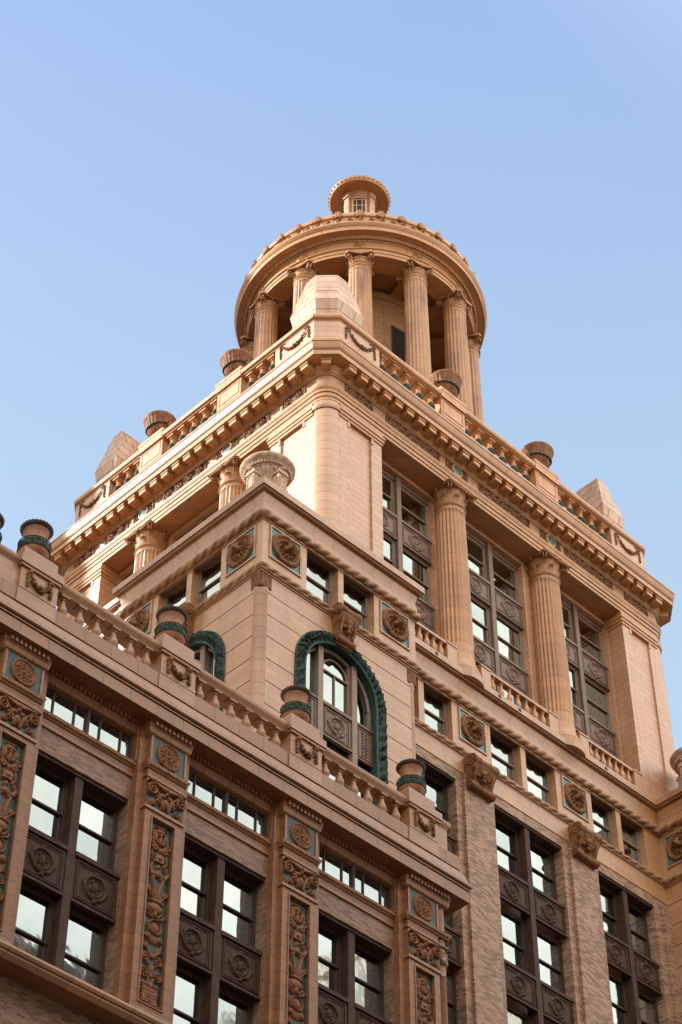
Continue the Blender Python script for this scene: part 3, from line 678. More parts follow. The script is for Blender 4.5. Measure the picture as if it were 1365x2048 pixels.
for x, w in ((42.92, 1.55), (46.24, 3.25), (52.12, 3.25), (57.9, 3.25), (61.3, 1.55)): fpanel(FT, x, w)
for y, w in ((44.05, 1.3), (46.35, 1.5), (50.98, 2.7), (55.6, 1.5), (57.85, 1.3)): fpanel(FTL, -y, w)
for fr, xs in ((FT, (49.0, 55.22)), (FTL, (-48.22, -53.74))):
    for x in xs:
        o = part('frieze_disc_panel', DISCP, T, fr, (x, -.012, 67.21)); part('tile_disc', DISC, o, sub=True)
# balcony balustrades between the columns
BP = MB(); BP.box(0, .55, -.06, .25, 55.1, 56.42); BP.box(-.03, .58, -.09, .28, 56.42, 56.5); BPM = BP.mesh('balustrade_pedestal', 'mould')
for x0, x1 in ((44.3, 48.35), (49.82, 54.5), (55.9, 60.0)):
    o = part('balustrade', (MB().box(x0+.02, x1-.02, -.05, .22, 56.34, 56.47).box(x0, x1, -.04, .22, 55.0, 55.50), 'mould'), T, FT)
    for x in (x0, x1-.55): part('balustrade_pedestal', BPM, o, sub=True, at=(x, 0, 0))
    n = 7; s0, s1 = x0+.80, x1-.80
    for i in range(n): part('baluster', BAL_TOWER, o, sub=True, at=(s0+(s1-s0)*i/(n-1), .09, 55.55), )
# parapet on top
pc = [(41, 42.92), (41.8, 42.12), (44.25, 42.12), (44.25, 42.75), (41.65, 42.75), (41.65, 45.35), (41, 45.35)]
pcz = (70.28, 71.52)
base = MB().sweep(cham(0, .8), [(-.7, 68.9), (.10, 68.9), (.10, 70.15), (.04, 70.25), (-.7, 70.3)], True); part('parapet_base', (base, 'tmould', 30), T)
rail = MB().sweep(cham(0, .8), [(-.62, 71.45), (.02, 71.45), (.02, 71.49), (-.04, 71.495), (-.04, 71.52), (.05, 71.525), (.10, 71.56), (.13, 71.62), (.13, 71.78), (.10, 71.84), (-.62, 71.86), (-.62, 71.45)], True); part('parapet_rail', (rail, 'tmould', 30), T)
mir = lambda p, mx, my: [((104.3-x if mx else x), (101.96-y if my else y)) for x, y in (p if mx == my else p[::-1])]
GAR = garland(2.2, .95).mesh('garland', 'orna', 60)
for mx in (0, 1):
    for my in (0, 1):
        b = MB().plan(mir(pc, mx, my), *pcz); o = part('parapet_block', (b, 'tower'), T)
part('garland', GAR, T, FT, (43.05, 0, 70.45)); part('garland', GAR, T, FT, (61.25, 0, 70.45)); part('garland', GAR, T, FTL, (-44.1, 0, 70.45)); part('garland', GAR, T, FTL, (-57.8, 0, 70.45))
pp = MB(); pp.box(-.78, .78, -.05, .6, 70.28, 71.5); pp.frame(-.66, .66, 70.5, 71.35, .05, -.075, -.052); pp.box(-.85, .85, -.16, .7, 71.865, 72.06); pp.box(-.82, .82, -.145, .6, 71.44, 71.86)
PPM = pp.mesh('parapet_pedestal', 'tmould')
for fr, cs, segs in ((FT, (48.95, 55.35), ((44.25, 48.17, 5), (49.73, 54.57, 6), (56.13, 60.05, 5))), (FTL, (-53.6, -48.3), ((-56.6, -54.4, 3), (-52.8, -49.1, 5), (-47.5, -45.36, 3)))):
    for x in cs: part('parapet_pedestal', PPM, T, fr, (x, 0, 0))
    for x0, x1, n in segs:
        for i in range(n): part('baluster', BAL_PAR, T, fr, (x0+(x1-x0)*(i+.5)/n, .25, 70.32))
b = MB(); b.box(41.7, 62.6, 42.8, 59.1, 69.0, 70.2); part('roof', (b, 'roof'), T)
# corner finials: chamfered pyramids
def finial(cx, cy, mx, my):
    def ring(h, ch, z):
        p = [(-h, -h+ch), (-h+ch, -h), (h, -h), (h, h), (-h, h)]
        return [(cx+(-x if mx else x), cy+(-y if my else y), z) for x, y in p]
    b = MB(); v = ring(.92, .62, 71.87)+ring(.95, .66, 72.3)+ring(1.17, .72, 73.76)+ring(1.17, .72, 73.82)+ring(.66, .70, 76.35)+ring(.5, .55, 76.5)
    f = [(j*5+i, j*5+(i+1) % 5, (j+1)*5+(i+1) % 5, (j+1)*5+i) for j in range(5) for i in range(5)]+[tuple(25+i for i in range(5))]
    if mx != my: f = [q[::-1] for q in f]
    b.add(v, f); part('finial', (b, 'finial'), T)
for mx in (0, 1):
    for my in (0, 1): finial(104.3-42.67 if mx else 42.67, 101.96-43.83 if my else 43.83, mx, my)

# ------------------------------------------------------------------ the round temple on the roof
CX, CY = 52.15, 50.98; A0 = math.atan2(-CY, -CX); FC = (CX, CY, 0.)
b = MB().lathe([(6.9, 69), (6.9, 70.6), (6.6, 70.7), (6.6, 71.1), (6.4, 71.2), (0, 71.2)], n=96); part('temple_base', (b, 'tmould', 30), T, FC)
RS = shaft(.66, .585, 13.7, 20, 'rcolumn', 'temple_column')
def angular_cap(r, h):
    b = MB(); b.lathe([(r*1.0, 0), (r*1.02, .1*h), (r*1.12, .16*h), (r*1.0, .2*h), (r*1.05, .45*h), (r*1.2, .6*h)], n=24)
    for k in range(12): leaf(b, k*PI/6, r*1.0, h*.18, h*.36, r*.2, r*.14, r*.06)
    for k in range(4): volute(b, k*PI/2+PI/4, r*1.48, h*.58, r*.30, r*.14); b.ball((math.cos(k*PI/2)*r*1.2, math.sin(k*PI/2)*r*1.2, h*.78), r*.15, 7, 5)
    pl = []
    for k in range(4):
        a = k*PI/2+PI/4; c = Vector((math.cos(a), math.sin(a))); t = Vector((-c.y, c.x)); pl += [c*r*1.75-t*r*.2, c*r*1.75+t*r*.2]
        a2 = a+PI/4; pl.append(Vector((math.cos(a2), math.sin(a2)))*r*1.12)
    b.plan(pl, h*.84, h); return b.mesh('capital', 'orna2', 50)
RC = angular_cap(.545, .9)
for k in range(12):
    a = A0+k*PI/6; o = part('temple_column', RS, T, (CX+5.6*math.cos(a), CY+5.6*math.sin(a), a), (0, 0, 71.2)); part('capital', RC, o, sub=True, at=(0, 0, 13.68))
b = MB().lathe([(4.9, 86.3), (4.9, 85.78), (6.0, 85.78), (6.0, 85.98), (6.04, 86.0), (6.04, 86.2), (6.12, 86.24), (6.12, 86.28), (5.98, 86.30), (5.98, 86.90), (6.04, 86.92)], n=144); part('temple_architrave', (b, 'tmould', 30), T, FC)
b = MB().lathe([(5.9, 86.88), (6.04, 86.90), (6.08, 87.0), (6.20, 87.03), (6.24, 87.12), (6.58, 87.14), (6.62, 87.10), (6.62, 87.36), (6.66, 87.40), (6.70, 87.46), (6.76, 87.56), (6.76, 87.64), (6.40, 87.76), (5.8, 87.8)], n=144); part('temple_cornice', (b, 'tmould', 30), T, FC)
b = MB()
b.tube([(6.15*math.cos(2*PI*i/72), 6.15*math.sin(2*PI*i/72), 87.0) for i in range(73)], .05, 6, cap=False)
for k in range(150):
    a = 2*PI*k/150; b.ball((6.17*math.cos(a), 6.17*math.sin(a), 86.99), (.075, .075, .06), 6, 4)
part('bead_course', (b, 'tmould', 60), T, FC)
b = MB().lathe([(6.2, 87.7), (6.34, 87.74), (6.34, 88.52), (6.42, 88.56), (6.44, 88.7), (6.40, 88.84), (6.2, 88.9), (5.8, 88.92), (3.2, 90.6), (1.2, 91.6), (0, 91.7)], n=144); part('temple_roof', (b, 'tmould', 30), T, FC)
b = MB()
for k in range(72):
    a = 2*PI*k/72; d = 1 if k % 2 else -1; ps = spiral(0, 88.12, .24, 1.5, PI/2, d)
    b.tube([(6.37*math.cos(a+x/6.4), 6.37*math.sin(a+x/6.4), z) for x, z in ps], [.055-.0015*i for i in range(22)], 6, cap=False)
    b.tube([(6.38*math.cos(a+x/6.4), 6.38*math.sin(a+x/6.4), z) for x, z in ((-.27, 87.85), (-.1, 88.38), (.1, 88.42), (.27, 87.85))], .04, 5)
part('cresting', (b, 'tmould', 60), T, FC)
an = MB(); an.ball((0, 0, .05), (.10, .20, .09), 8, 5)
for k in range(-3, 4): an.tube([(0, 0, 0), (.02, .17*math.sin(k*.42)*.7, .30*math.cos(k*.42)), (.03, .26*math.sin(k*.42), .50*math.cos(k*.42))], [.05, .06, .035], 6)
ANT = an.mesh('antefix', 'orna2', 60)
for k in range(36):
    a = A0+2*PI*k/36; part('antefix', ANT, T, (CX+6.44*math.cos(a), CY+6.44*math.sin(a), a), (0, 0, 88.45))
b = MB().lathe([(4.95, 86.12), (4.95, 86.2)], n=64)
for k in range(12):
    a = A0+k*PI/6; c, s = math.cos(a), math.sin(a); v = []
    for r in (3.5, 4.95):
        for q in (-.32, .32):
            for z in (85.80, 86.13): v.append((c*r-s*q, s*r+c*q, z))
    b.add(v, [(0, 1, 3, 2), (4, 6, 7, 5), (0, 4, 5, 1), (2, 3, 7, 6), (0, 2, 6, 4), (1, 5, 7, 3)])
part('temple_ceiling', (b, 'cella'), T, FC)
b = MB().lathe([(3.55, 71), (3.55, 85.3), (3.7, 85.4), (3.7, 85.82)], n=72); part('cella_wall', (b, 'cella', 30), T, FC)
lw = MB(); lw.box(-.02, .1, -.6, .6, 0, 3.2)
for i in range(16): lw.box(.1, .16, -.55, .55, .1+i*.19, .17+i*.19)
LV = lw.mesh('louvre', 'dark')
for k in range(6):
    a = A0+R(36)+k*PI/3; part('louvre', LV, T, (CX+3.48*math.cos(a), CY+3.48*math.sin(a), a), (0, 0, 80.3))
bs = MB().lathe([(.30, 0), (.30, .05), (.22, .10), (.20, .05)], n=20); bs = MB().add([(q[2], q[0], q[1]) for q in bs.v], bs.f)
for k in range(7): bs.ball((.07, .13*math.cos(k*PI/3)*(k > 0), .13*math.sin(k*PI/3)*(k > 0)), .07, 6, 5)
BS = bs.mesh('frieze_boss', 'orna2', 50)
for k in range(12): a = A0+k*PI/6; part('frieze_boss', BS, T, (CX+5.97*math.cos(a), CY+5.97*math.sin(a), a), (0, 0, 86.60))
# lantern
b = MB().lathe([(.98, 90.5), (.98, 95.2), (.76, 95.3), (.76, 97.72), (.82, 97.76)], n=48); part('lantern_drum', (b, 'tower', 30), T, FC)
b = MB().lathe([(.76, 97.7), (.84, 97.76), (.92, 97.95), (.98, 98.1), (1.0, 98.18), (1.60, 98.2), (1.66, 98.16), (1.72, 98.22), (1.76, 98.5), (1.66, 98.6), (1.2, 98.75), (0, 98.95)], n=64, fl=lambda a, z: 1+.025*math.cos(a*32) if 97.8 < z < 98.15 else 1)
for k in range(40):
    a = 2*PI*k/40; b.ball((1.74*math.cos(a), 1.74*math.sin(a), 98.36), .085, 6, 5)
part('lantern_cap', (b, 'column', 40), T, FC)
bt = MB(); bt.box(.6, 1.05, -.16, .16, 94.8, 97.9); bt.box(.6, 1.12, -.20, .20, 97.7, 98.1); bt.box(1.05, 1.07, -.03, .10, 96.7, 97.0)
BT = bt.mesh('lantern_buttress', 'tower')
lg = MB(); lg.box(.70, .775, -.34, .34, 95.5, 97.5); LGM = lg.mesh('lantern_window', 'dark')
lf = MB()
for y in (-.34, -.16, .16, .34): lf.box(.77, .80, y-.025, y+.025, 95.5, 97.5)
for z in (95.5, 96.2, 96.95, 97.48): lf.box(.77, .802, -.34, .34, z, z+.05)
lf.tube([(.80, -.42, 97.58), (.84, -.2, 97.66), (.84, .2, 97.66), (.80, .42, 97.58)], .05, 6); lf.box(.72, .80, -.44, -.36, 95.5, 97.6); lf.box(.72, .80, .36, .44, 95.5, 97.6)
LFM = lf.mesh('window_bars', 'tower')
for k in range(4):
    a = A0+k*PI/2; part('lantern_buttress', BT, T, (CX, CY, a+PI/4)); o = part('lantern_window', LGM, T, (CX, CY, a)); part('window_bars', LFM, o, sub=True)

# ------------------------------------------------------------------ the low wing in front
L = empty('low_wing', (33.2, 45., GZ))
tag(L, 'lower brown terracotta building in front with teal tile roundels and balustraded roof', 'building')
FLW = (0., 38., 0.)
PC = (25.3, 30.68, 36.04, 41.4); BC = [(a+c)/2 for a, c in zip(PC, PC[1:])]; LX0, LX1 = 23.8, 42.5
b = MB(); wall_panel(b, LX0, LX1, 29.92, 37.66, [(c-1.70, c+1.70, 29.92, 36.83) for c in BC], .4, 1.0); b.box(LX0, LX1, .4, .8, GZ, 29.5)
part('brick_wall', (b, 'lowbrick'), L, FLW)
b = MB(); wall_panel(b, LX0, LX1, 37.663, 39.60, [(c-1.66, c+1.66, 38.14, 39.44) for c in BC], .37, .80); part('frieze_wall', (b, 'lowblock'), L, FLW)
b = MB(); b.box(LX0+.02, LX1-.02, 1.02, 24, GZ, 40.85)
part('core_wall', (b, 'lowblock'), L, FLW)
b = MB(); b.box(LX0+.4, LX1-.4, .6, 23.5, 40.86, 41.0); part('roof', (b, 'roof'), L, FLW)
for c in BC:
    b = MB(); b.box(c-.14, c+.14, .50, .95, 29.95, 36.82); b.box(c-1.70, c+1.70, .46, .95, 36.72, 36.826); part('mullion', (b, 'metal'), L, FLW)
    for s0, s1 in ((c-1.695, c-.142), (c+.142, c+1.695)):
        window(L, FLW, s0, s1, 34.30, 36.72, .80); window(L, FLW, s0, s1, 29.96, 32.70, .80)
        spandrel(L, FLW, s0, s1, 32.704, 34.296, .54, 'metal')
    b = MB(); b.frame(c-1.66, c+1.66, 38.14, 39.44, .05, .38, .56)
    for q, w in ((-1.24, .02), (-.47, .02), (0, .045), (.47, .02), (1.24, .02)): b.box(c+q-w, c+q+w, .38 if w > .03 else .42, .52, 38.19, 39.39)
    o = part('transom_window', (b, 'frame'), L, FLW); part('pane', (MB().box(c-1.6, c+1.6, .47, .48, 38.2, 39.38), 'glass'), o, sub=True)
    for s in (-1, 1): part('transom_jamb', (MB().box(c+s*1.80-.12, c+s*1.80+.12, .22, .36, 38.14, 39.40), 'lowblock'), L, FLW)
# pilasters with arabesque panels
def arabesque(w, h):
    st = []; W2 = w/2
    def P(pts, r0=.045, r1=.025, hh=.07): st.append(('p', pts, r0, r1, hh))
    E = lambda x, z, rx, rz_, hh=.1: st.append(('e', x, z, rx, rz_, hh))
    # basket at the foot
    st.append(('r', -.26, .26, .12, .62, .06)); 
    for i in range(5): E(.05+.0*i, .16+i*.1, .32, .035, .075)
    E(.15, .62, .2, .06, .1); P([(.05, .08), (.34, .06)], .05, .05, .09)
    P(spiral(.24, .98, .15, 1.6, -PI/2, 1)); P([(.04, .64), (.10, .85), (.24, .83)]); P(spiral(.22, 1.42, .13, 1.5, PI/2, -1)); P([(0, .9), (.06, 1.2), (.2, 1.30)]); E(.0, 1.15, .05, .2)
    P([(.03, 1.5), (.22, 1.72), (.30, 1.95)], .05, .03); P(spiral(.23, 1.75, .09, 1.2))
    E(.0, 2.08, .30, .16, .07); E(.20, 2.10, .14, .12, .1)                                  # shield
    E(0, 2.42, .24, .30, .07); E(0, 2.42, .15, .20, .11); st.append(('o', 0, 2.42, .22, .03, .11))   # cameo
    P([(.1, 2.72), (.28, 2.80), (.34, 2.94)], .04, .02); P([(.1, 2.8), (.24, 2.95)], .04, .02)
    E(0, 2.86, .07, .12); E(0, 3.08, .26, .17, .09); E(0, 3.26, .30, .05, .11)                # bowl
    for q in (.05, .14, .22): P([(q*.5, 3.3), (q, 3.45), (q*1.5, 3.58)], .03, .03, .08)
    P([(.03, 3.35), (.10, 3.70), (.20, 4.02)], .05, .055, .09); P([(.2, 4.02), (.05, 4.12)], .05, .05, .08); P(spiral(.30, 3.6, .08, 1.3))   # legs
    E(0, 4.20, .10, .14, .1); P([(.06, 4.15), (.25, 4.12), (.33, 4.28), (.25, 4.44)], .075, .05, .10)    # horns
    E(0, 4.42, .07, .10); st.append(('r', -.16, .16, 4.56, 4.84, .08)); E(0, 4.7, .10, .09, .12); P([(.18, 4.5), (.28, 4.62), (.26, 4.9)], .035, .03)
    E(0, 4.95, .06, .12); P(spiral(.2, 5.0, .10, 1.4)); P([(.05, 5.0), (.18, 5.14), (.32, 5.12)], .04, .03); P(spiral(.28, 5.2, .09, 1.3, 0, -1))
    E(.20, 5.42, .11, .17, .09); E(.26, 5.26, .09, .09, .09); P([(.1, 5.22), (.2, 5.4)], .05, .05); E(0, 5.32, .05, .18)
    E(0, 5.60, .20, .10, .10); E(0, 5.72, .24, .045, .10); E(0, 5.48, .08, .06, .1)
    return relief(w, h, .0175, [s for s in mirror(st)], rough=.004)
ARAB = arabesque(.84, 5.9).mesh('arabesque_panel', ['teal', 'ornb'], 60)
pl = MB(); pl.box(-.69, -.42, 0, .368, 29.95, 37.5); pl.box(.42, .69, 0, .368, 29.95, 37.5); pl.box(-.42, .42, 0, .368, 36.32, 37.5); pl.box(-.42, .42, 0, .368, 29.95, 30.38); pl.box(-.42, .42, .11, .367, 30.38, 36.32)
pl.box(-.95, -.692, .16, .40, 29.95, 39.5); pl.box(.692, .95, .16, .40, 29.95, 39.5); pl.box(-.69, .69, .003, .366, 37.5, 39.5); pl.frame(-.45, .45, 30.34, 36.36, .035, -.03, -.002)
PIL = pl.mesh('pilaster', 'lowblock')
def mould_ring(*zz):
    b = MB()
    for z0, z1, d in zz: b.box(-.69-d, .69+d, -d, .36, z0, z1)
    return b
PILB = mould_ring((29.95, 30.10, .06), (30.10, 30.17, .03)).mesh('pilaster_base', 'lowmould'); PILN = mould_ring((36.52, 36.58, .05), (36.577, 36.64, .03)).mesh('pilaster_neck', 'lowmould')
st = mirror([('p', spiral(.52, .58, .19, 1.7, PI/2, -1), .055, .03, .12), ('p', [(.1, .10), (.2, .45), (.45, .75)], .05, .04, .09), ('p', spiral(.22, .28, .11, 1.4), .04, .02, .09), ('p', spiral(.40, .16, .09, 1.3, 1, -1), .035, .02, .08), ('e', .12, .55, .12, .09, .10), ('e', .30, .44, .09, .06, .09),
             ('e', .62, .13, .05, .14, .07), ('e', .54, .13, .03, .14, .06), ('e', 0, .30, .12, .20, .12), ('e', 0, .62, .08, .09, .14), ('e', 0, .78, .13, .10, .15), ('p', [(.0, .72), (.35, .80), (.72, .88)], .05, .06, .13)])
PCAP = relief(1.42, .90, .02, st, rough=.004).mesh('pilaster_capital', ['teal', 'ornb'], 60)
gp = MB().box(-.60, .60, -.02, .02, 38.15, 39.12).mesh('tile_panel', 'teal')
def rosette():
    st = [('o', 0, 0, .40, .05, .06), ('o', 0, 0, .41, .03, .07), ('e', 0, 0, .08, .08, .09), ('o', 0, 0, .13, .025, .05)]
    for k in range(8):
        a = k*PI/4; st.append(('p', [(x+.21*math.cos(a), z+.21*math.sin(a)) for x, z in spiral(0, 0, .075, 1.2, a, 1, 12)], .025, .018, .05)); st.append(('e', .3*math.cos(a+.39), .3*math.sin(a+.39), .05, .05, .05))
    x = np.linspace(-.46, .46, 60); X, Z, H = hfield(x, x, st); H = np.where(np.hypot(X, Z) < .455, np.maximum(H, .018), -.03)
    return MB().grid(X, -H, Z).mesh('rosette', 'ornb', 60)
ROS = rosette()
fs = MB(); fs.box(-.69, -.605, -.045, .02, 38.17, 39.10); fs.box(.605, .69, -.045, .02, 38.17, 39.10); fs.box(-.604, .604, -.018, .0, 38.17, 39.1); FSM = fs.mesh('tile_frame', 'lowblock')
for x in PC:
    o = part('pilaster', PIL, L, FLW, (x, 0, 0)); part('arabesque_panel', ARAB, o, sub=True, at=(0, .105, 30.40)); part('pilaster_base', PILB, o, sub=True); part('pilaster_neck', PILN, o, sub=True); part('pilaster_capital', PCAP, o, sub=True, at=(0, -.004, 36.62))
    o = part('tile_frame', FSM, L, FLW, (x, 0, 0)); part('tile_panel', gp, o, sub=True); part('rosette', ROS, o, sub=True, at=(0, -.022, 38.63))
ec = MB().lathe([(.2, 29.95), (.2, 36.5), (.23, 36.55), (.2, 36.6), (.21, 36.9), (.27, 37.4), (.2, 37.45), (.2, 39.2)], n=20); ec.ball((0, -.1, 37.1), (.22, .2, .22), 8, 6)
part('end_colonnette', (ec, 'lowblock', 40), L, FLW, (42.34, .22, 0))
# mouldings that break forward over the pilasters
def jog(y0, y1, hw):
    p = [(LX0, 62), (LX0, y0)]
    for x in PC: p += [(x-hw, y0), (x-hw, y1), (x+hw, y1), (x+hw, y0)]
    p[-1] = (LX1, y1); p[-2] = (LX1-.001, y1)
    p = p[:-2]+[(LX1, y1), (LX1, 42)]; return p
jp = jog(38.37, 38.0, .72)
b = MB().sweep(jp, [(-.02, 37.60), (.03, 37.62), (.03, 37.66), (-.02, 37.67)]); b.sweep(jp, [(-.02, 37.92), (.03, 37.93), (.05, 37.97), (.10, 38.07), (.11, 38.12), (.08, 38.15), (-.02, 38.16)])
def beads(bm, path, z, d, r, step):
    for (xa, ya), (xb, yb) in zip(path, path[1:]):
        if xb-xa < .05: continue
        n = int((xb-xa)/step)
        for i in range(n): bm.ball((xa+(i+.5)*(xb-xa)/n, ya-d, z), (r, r, r*1.1), 6, 4)
beads(b, jp[1:], 38.03, .085, .045, .105)
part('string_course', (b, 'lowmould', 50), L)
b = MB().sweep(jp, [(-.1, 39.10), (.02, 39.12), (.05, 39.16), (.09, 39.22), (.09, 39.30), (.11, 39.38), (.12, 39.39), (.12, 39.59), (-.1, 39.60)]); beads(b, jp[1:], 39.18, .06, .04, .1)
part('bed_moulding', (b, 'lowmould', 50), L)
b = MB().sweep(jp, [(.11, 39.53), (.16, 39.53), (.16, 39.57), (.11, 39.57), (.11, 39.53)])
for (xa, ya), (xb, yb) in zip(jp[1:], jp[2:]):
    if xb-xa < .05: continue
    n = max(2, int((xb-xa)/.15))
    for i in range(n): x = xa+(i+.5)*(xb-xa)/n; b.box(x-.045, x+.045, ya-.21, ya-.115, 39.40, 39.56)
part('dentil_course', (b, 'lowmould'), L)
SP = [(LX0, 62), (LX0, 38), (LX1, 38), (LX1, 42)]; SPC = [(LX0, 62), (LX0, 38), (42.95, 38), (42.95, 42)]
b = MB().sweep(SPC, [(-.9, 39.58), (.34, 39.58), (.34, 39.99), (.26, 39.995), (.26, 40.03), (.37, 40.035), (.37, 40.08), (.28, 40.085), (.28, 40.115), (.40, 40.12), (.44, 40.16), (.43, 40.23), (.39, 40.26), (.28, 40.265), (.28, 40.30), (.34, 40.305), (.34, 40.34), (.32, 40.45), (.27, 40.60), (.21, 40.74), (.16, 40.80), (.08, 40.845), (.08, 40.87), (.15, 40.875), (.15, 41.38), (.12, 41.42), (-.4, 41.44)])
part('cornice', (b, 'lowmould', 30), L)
b = MB().sweep(SP, [(-.45, 42.20), (.10, 42.20), (.12, 42.28), (.17, 42.34), (.20, 42.40), (.20, 42.50), (.17, 42.54), (-.45, 42.55), (-.45, 42.20)]); part('balustrade_rail', (b, 'lowtop', 30), L)
GARL = garland(1.02, .66).mesh('garland', 'orna', 60)
pd = MB(); pd.box(-.68, .68, -.20, .5, 41.40, 42.19); pd.box(-.74, .74, -.27, .5, 42.195, 42.30); pd.box(-.78, .78, -.31, .5, 42.30, 42.58); pd.box(-.62, .62, -.14, 1.1, 42.58, 43.06); pd.box(-.70, .70, -.185, .3, 40.85, 41.40)
PD = pd.mesh('pedestal', 'lowtop')
part('parapet_panel', (MB().plan([(LX0-.1, -.10), (24.62, -.10), (24.62, .4), (LX0+.4, .4), (LX0+.4, 1.6), (LX0-.1, 1.6)], 41.4, 42.21), 'lowtop'), L, FLW); part('parapet_panel', (MB().box(42.08, 42.6, -.10, .4, 41.4, 42.21), 'lowtop'), L, FLW)
for x in PC:
    o = part('pedestal', PD, L, FLW, (x, 0, 0)); part('garland', GARL, o, sub=True, at=(0, -.205, 41.48))
for x0, x1 in zip(PC, PC[1:]):
    for i in range(6): part('baluster', BAL_LOW, L, FLW, (x0+1.07+i*(x1-x0-2.14)/5, .06, 41.42))
# sill cornice under the lowest windows
b = MB().sweep(SP, [(-.5, 29.45), (.22, 29.47), (.25, 29.52), (.30, 29.60), (.30, 29.66), (.34, 29.68), (.37, 29.76), (.35, 29.84), (.28, 29.90), (-.6, 29.94)]); part('sill_course', (b, 'lowmould', 30), L)

# ------------------------------------------------------------------ urns: loose things standing on the masonry
def urn_low(x, y, z, label):
    if 'urnlow' not in CACHE:
        b = MB().lathe([(.24, 0), (.26, .04), (.33, .10), (.43, .24), (.475, .38), (.475, .42)], n=36).lathe([(.45, .66), (.385, .70), (.35, .80), (.345, .95), (.36, 1.10), (.40, 1.22), (.42, 1.27)], n=36)
        band = MB(); a = np.linspace(0, 2*PI, 120, endpoint=False)[None, :]; zz = np.linspace(.40, .70, 16)[:, None]
        rr = .47+.035*np.clip(np.sin(a*10+zz*24), -.2, 1)*np.clip(np.cos(a*10-zz*18), -.2, 1)+.012*np.sin(a*30)-.03*((zz-.55)/.15)**4
        band.grid(rr*np.cos(a), rr*np.sin(a), zz+0*a, None, True)
        for q in (.395, .695): band.tube([(.485*math.cos(2*PI*i/40), .485*math.sin(2*PI*i/40), q) for i in range(41)], .022, 6)
        rim = MB().lathe([(.41, 1.24), (.455, 1.28), (.49, 1.32), (.495, 1.37), (.44, 1.39), (.39, 1.32), (.36, 1.1), (0, 1.05)], n=112, fl=lambda q, z: 1+.035*math.cos(q*28) if z > 1.29 and z < 1.385 else 1)
        CACHE['urnlow'] = (b.mesh('bowl', 'urn', 50), band.mesh('band', 'patina', 60), rim.mesh('rim', 'urnd', 50))
    e = empty('urn', (x, y, z)); tag(e, label, 'urn', 'clay urns on the lower balustrade')
    for n, m in zip(('bowl', 'band', 'rim'), CACHE['urnlow']): part(n, m, e, sub=True)
UZ = 43.062
urn_low(23.98, 39.0, UZ, 'clay urn cut off by the left edge of the picture')
for x, lb in zip(PC, ('red clay urn outlined against the sky, left end of the lower balustrade', 'red clay urn with green band in front of the small green arch', 'red clay urn at the foot of the big green arched window', 'red clay urn nearest the right end of the lower balustrade, beside brick-framed windows')):
    urn_low(x, 38.32, UZ, lb)
def urn_par(x, y, z, label, rz):
    if 'urnpar' not in CACHE:
        fl = lambda a, q: 1+.035*abs(math.sin(a*12)) if .2 < q < 1.12 else 1
        fl = lambda a, q: 1+.06*abs(math.sin(a*11)) if .24 < q < 1.2 else 1
        b = MB().lathe([(.34, 0), (.36, .06), (.25, .14), (.25, .24), (.40, .38), (.53, .58), (.60, .84), (.68, 1.14), (.75, 1.22), (.79, 1.30), (.77, 1.36), (.66, 1.34), (.5, 1.0), (0, .95)], n=132, fl=fl)
        h = MB()
        for s in (-1, 1): h.tube([(s*.60, 0, .62), (s*.76, 0, .60), (s*.80, 0, .74), (s*.70, 0, .86), (s*.62, 0, .84)], .06, 8); h.ball((s*.74, 0, .62), .11, 8, 6)
        gb = MB().tube([(.615*math.cos(i*2*PI/40), .615*math.sin(i*2*PI/40), .70+.05*math.cos(4*PI*i/40)) for i in range(41)], .045, 6)
        CACHE['urnpar'] = (b.mesh('bowl', 'urns2', 45), h.mesh('handle', 'urns2', 50), gb.mesh('green_swag', 'patina', 60))
    e = empty('urn', (x, y, z)); e.rotation_euler = (0, 0, rz); tag(e, label, 'urn', 'fluted urns on the tower parapet')
    for n, m in zip(('bowl', 'handle', 'green_swag'), CACHE['urnpar']): part(n, m, e, sub=True)
M['urns2'] = mottled('ribbed_urn_clay', (.17, .07, .032), (.36, .15, .062), 5, .6, spec=.2)
urn_par(48.95, 42.45, 72.06, 'fluted urn on the tower parapet in front of the temple columns', 0)
urn_par(55.35, 42.45, 72.06, 'dark fluted urn on the tower parapet against the sky, right of the temple', 0)
urn_par(41.33, 48.3, 72.06, 'sunlit fluted urn on the tower parapet beside the left temple columns', PI/2)
urn_par(41.33, 53.6, 72.06, 'sunlit fluted urn on the tower parapet next to the far left pyramid', PI/2)
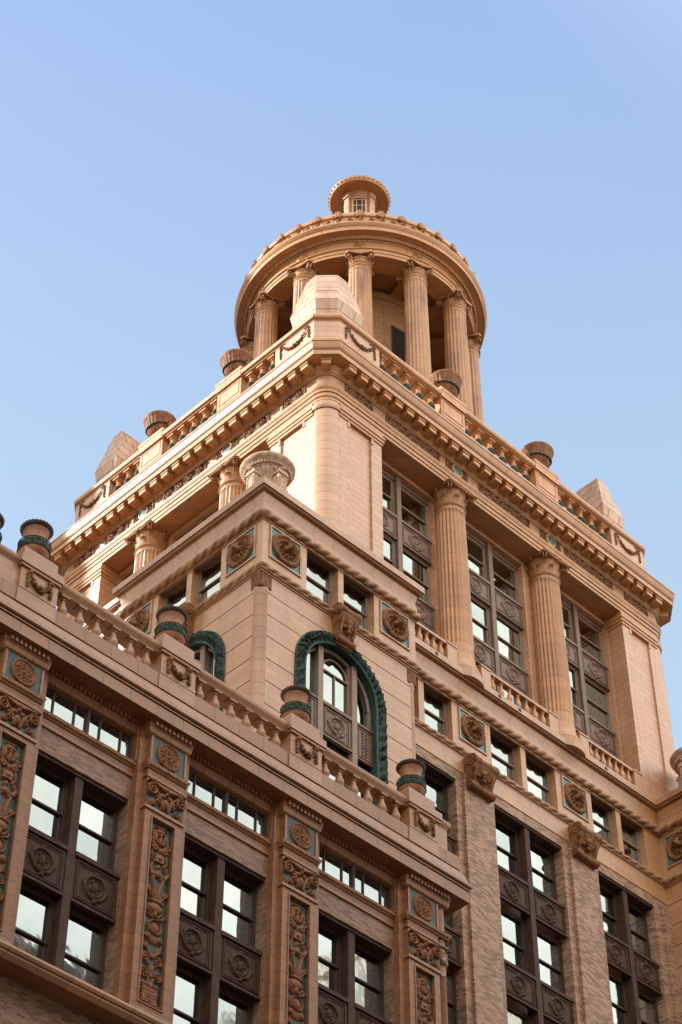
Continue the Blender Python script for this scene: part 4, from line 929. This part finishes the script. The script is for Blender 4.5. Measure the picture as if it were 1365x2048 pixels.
def urn_big(x, y, z, label):
    if 'urnbig' not in CACHE:
        fl = lambda a, q: 1+.07*abs(math.sin(a*13)) if .3 < q < 1.5 else 1
        b = MB().lathe([(.42, 0), (.45, .1), (.33, .2), (.29, .34), (.31, .5), (.40, .72), (.43, .76), (.43, .80), (.50, 1.0), (.60, 1.26), (.72, 1.49), (.76, 1.53)], n=156, fl=fl)
        rim = MB().lathe([(.74, 1.51), (.79, 1.55), (.90, 1.75), (.97, 1.80), (1.04, 1.88), (1.06, 1.96), (1.03, 2.01), (.92, 1.98), (.7, 1.6), (0, 1.5)], n=72)
        for k in range(44): a = 2*PI*k/44; rim.ball((.865*math.cos(a), .865*math.sin(a), 1.65), (.055, .055, .075), 6, 5)
        s = MB(); s.box(-.20, .20, -.20, .20, 0, 1.15); s.box(-.25, .25, -.25, .25, 1.15, 1.25); s.box(-.22, .22, -.22, .22, 1.25, 1.36); s.box(-.27, .27, -.27, .27, 0, .12); s.frame(-.15, .15, .2, 1.05, .03, -.225, -.202)
        s.ball((0, 0, 1.5), (.17, .2, .18), 10, 8); s.ball((0, -.18, 1.46), (.10, .14, .10), 8, 6)
        for q in (-1, 1): s.tube([(xx+q*.18, -.04, zz) for xx, zz in spiral(0, 1.5, .13, 1.3, 0, q)], [.05-.0012*i for i in range(22)], 6)
        CACHE['urnbig'] = (b.mesh('bowl', 'urns', 45), rim.mesh('rim', 'urns', 50), s.mesh('support', 'urns', 40))
    e = empty('urn', (x, y, z)); tag(e, label, 'urn', 'great stone urns on the pavilion corners')
    part('bowl', CACHE['urnbig'][0], e, sub=True); part('rim', CACHE['urnbig'][1], e, sub=True)
    for dx, dy, rz in ((-.66, 0, -PI/2), (0, -.66, 0), (.66, 0, PI/2), (0, .66, PI)): part('support', CACHE['urnbig'][2], e, sub=True, at=(dx, dy, 0), rz=rz)
for x_, y_ in ((37.15, 41.31), (62.3, 40.85)): part('urn_plinth', (MB().box(x_-1, x_+1, y_-.86, y_+.86, 55.0, 55.94), 'mould'), T)
urn_big(37.15, 41.31, 55.945, 'great fluted stone urn on scrolled supports above the lion corner of the pavilion')
urn_big(62.3, 40.85, 55.945, 'great stone urn cut off by the right edge of the picture')
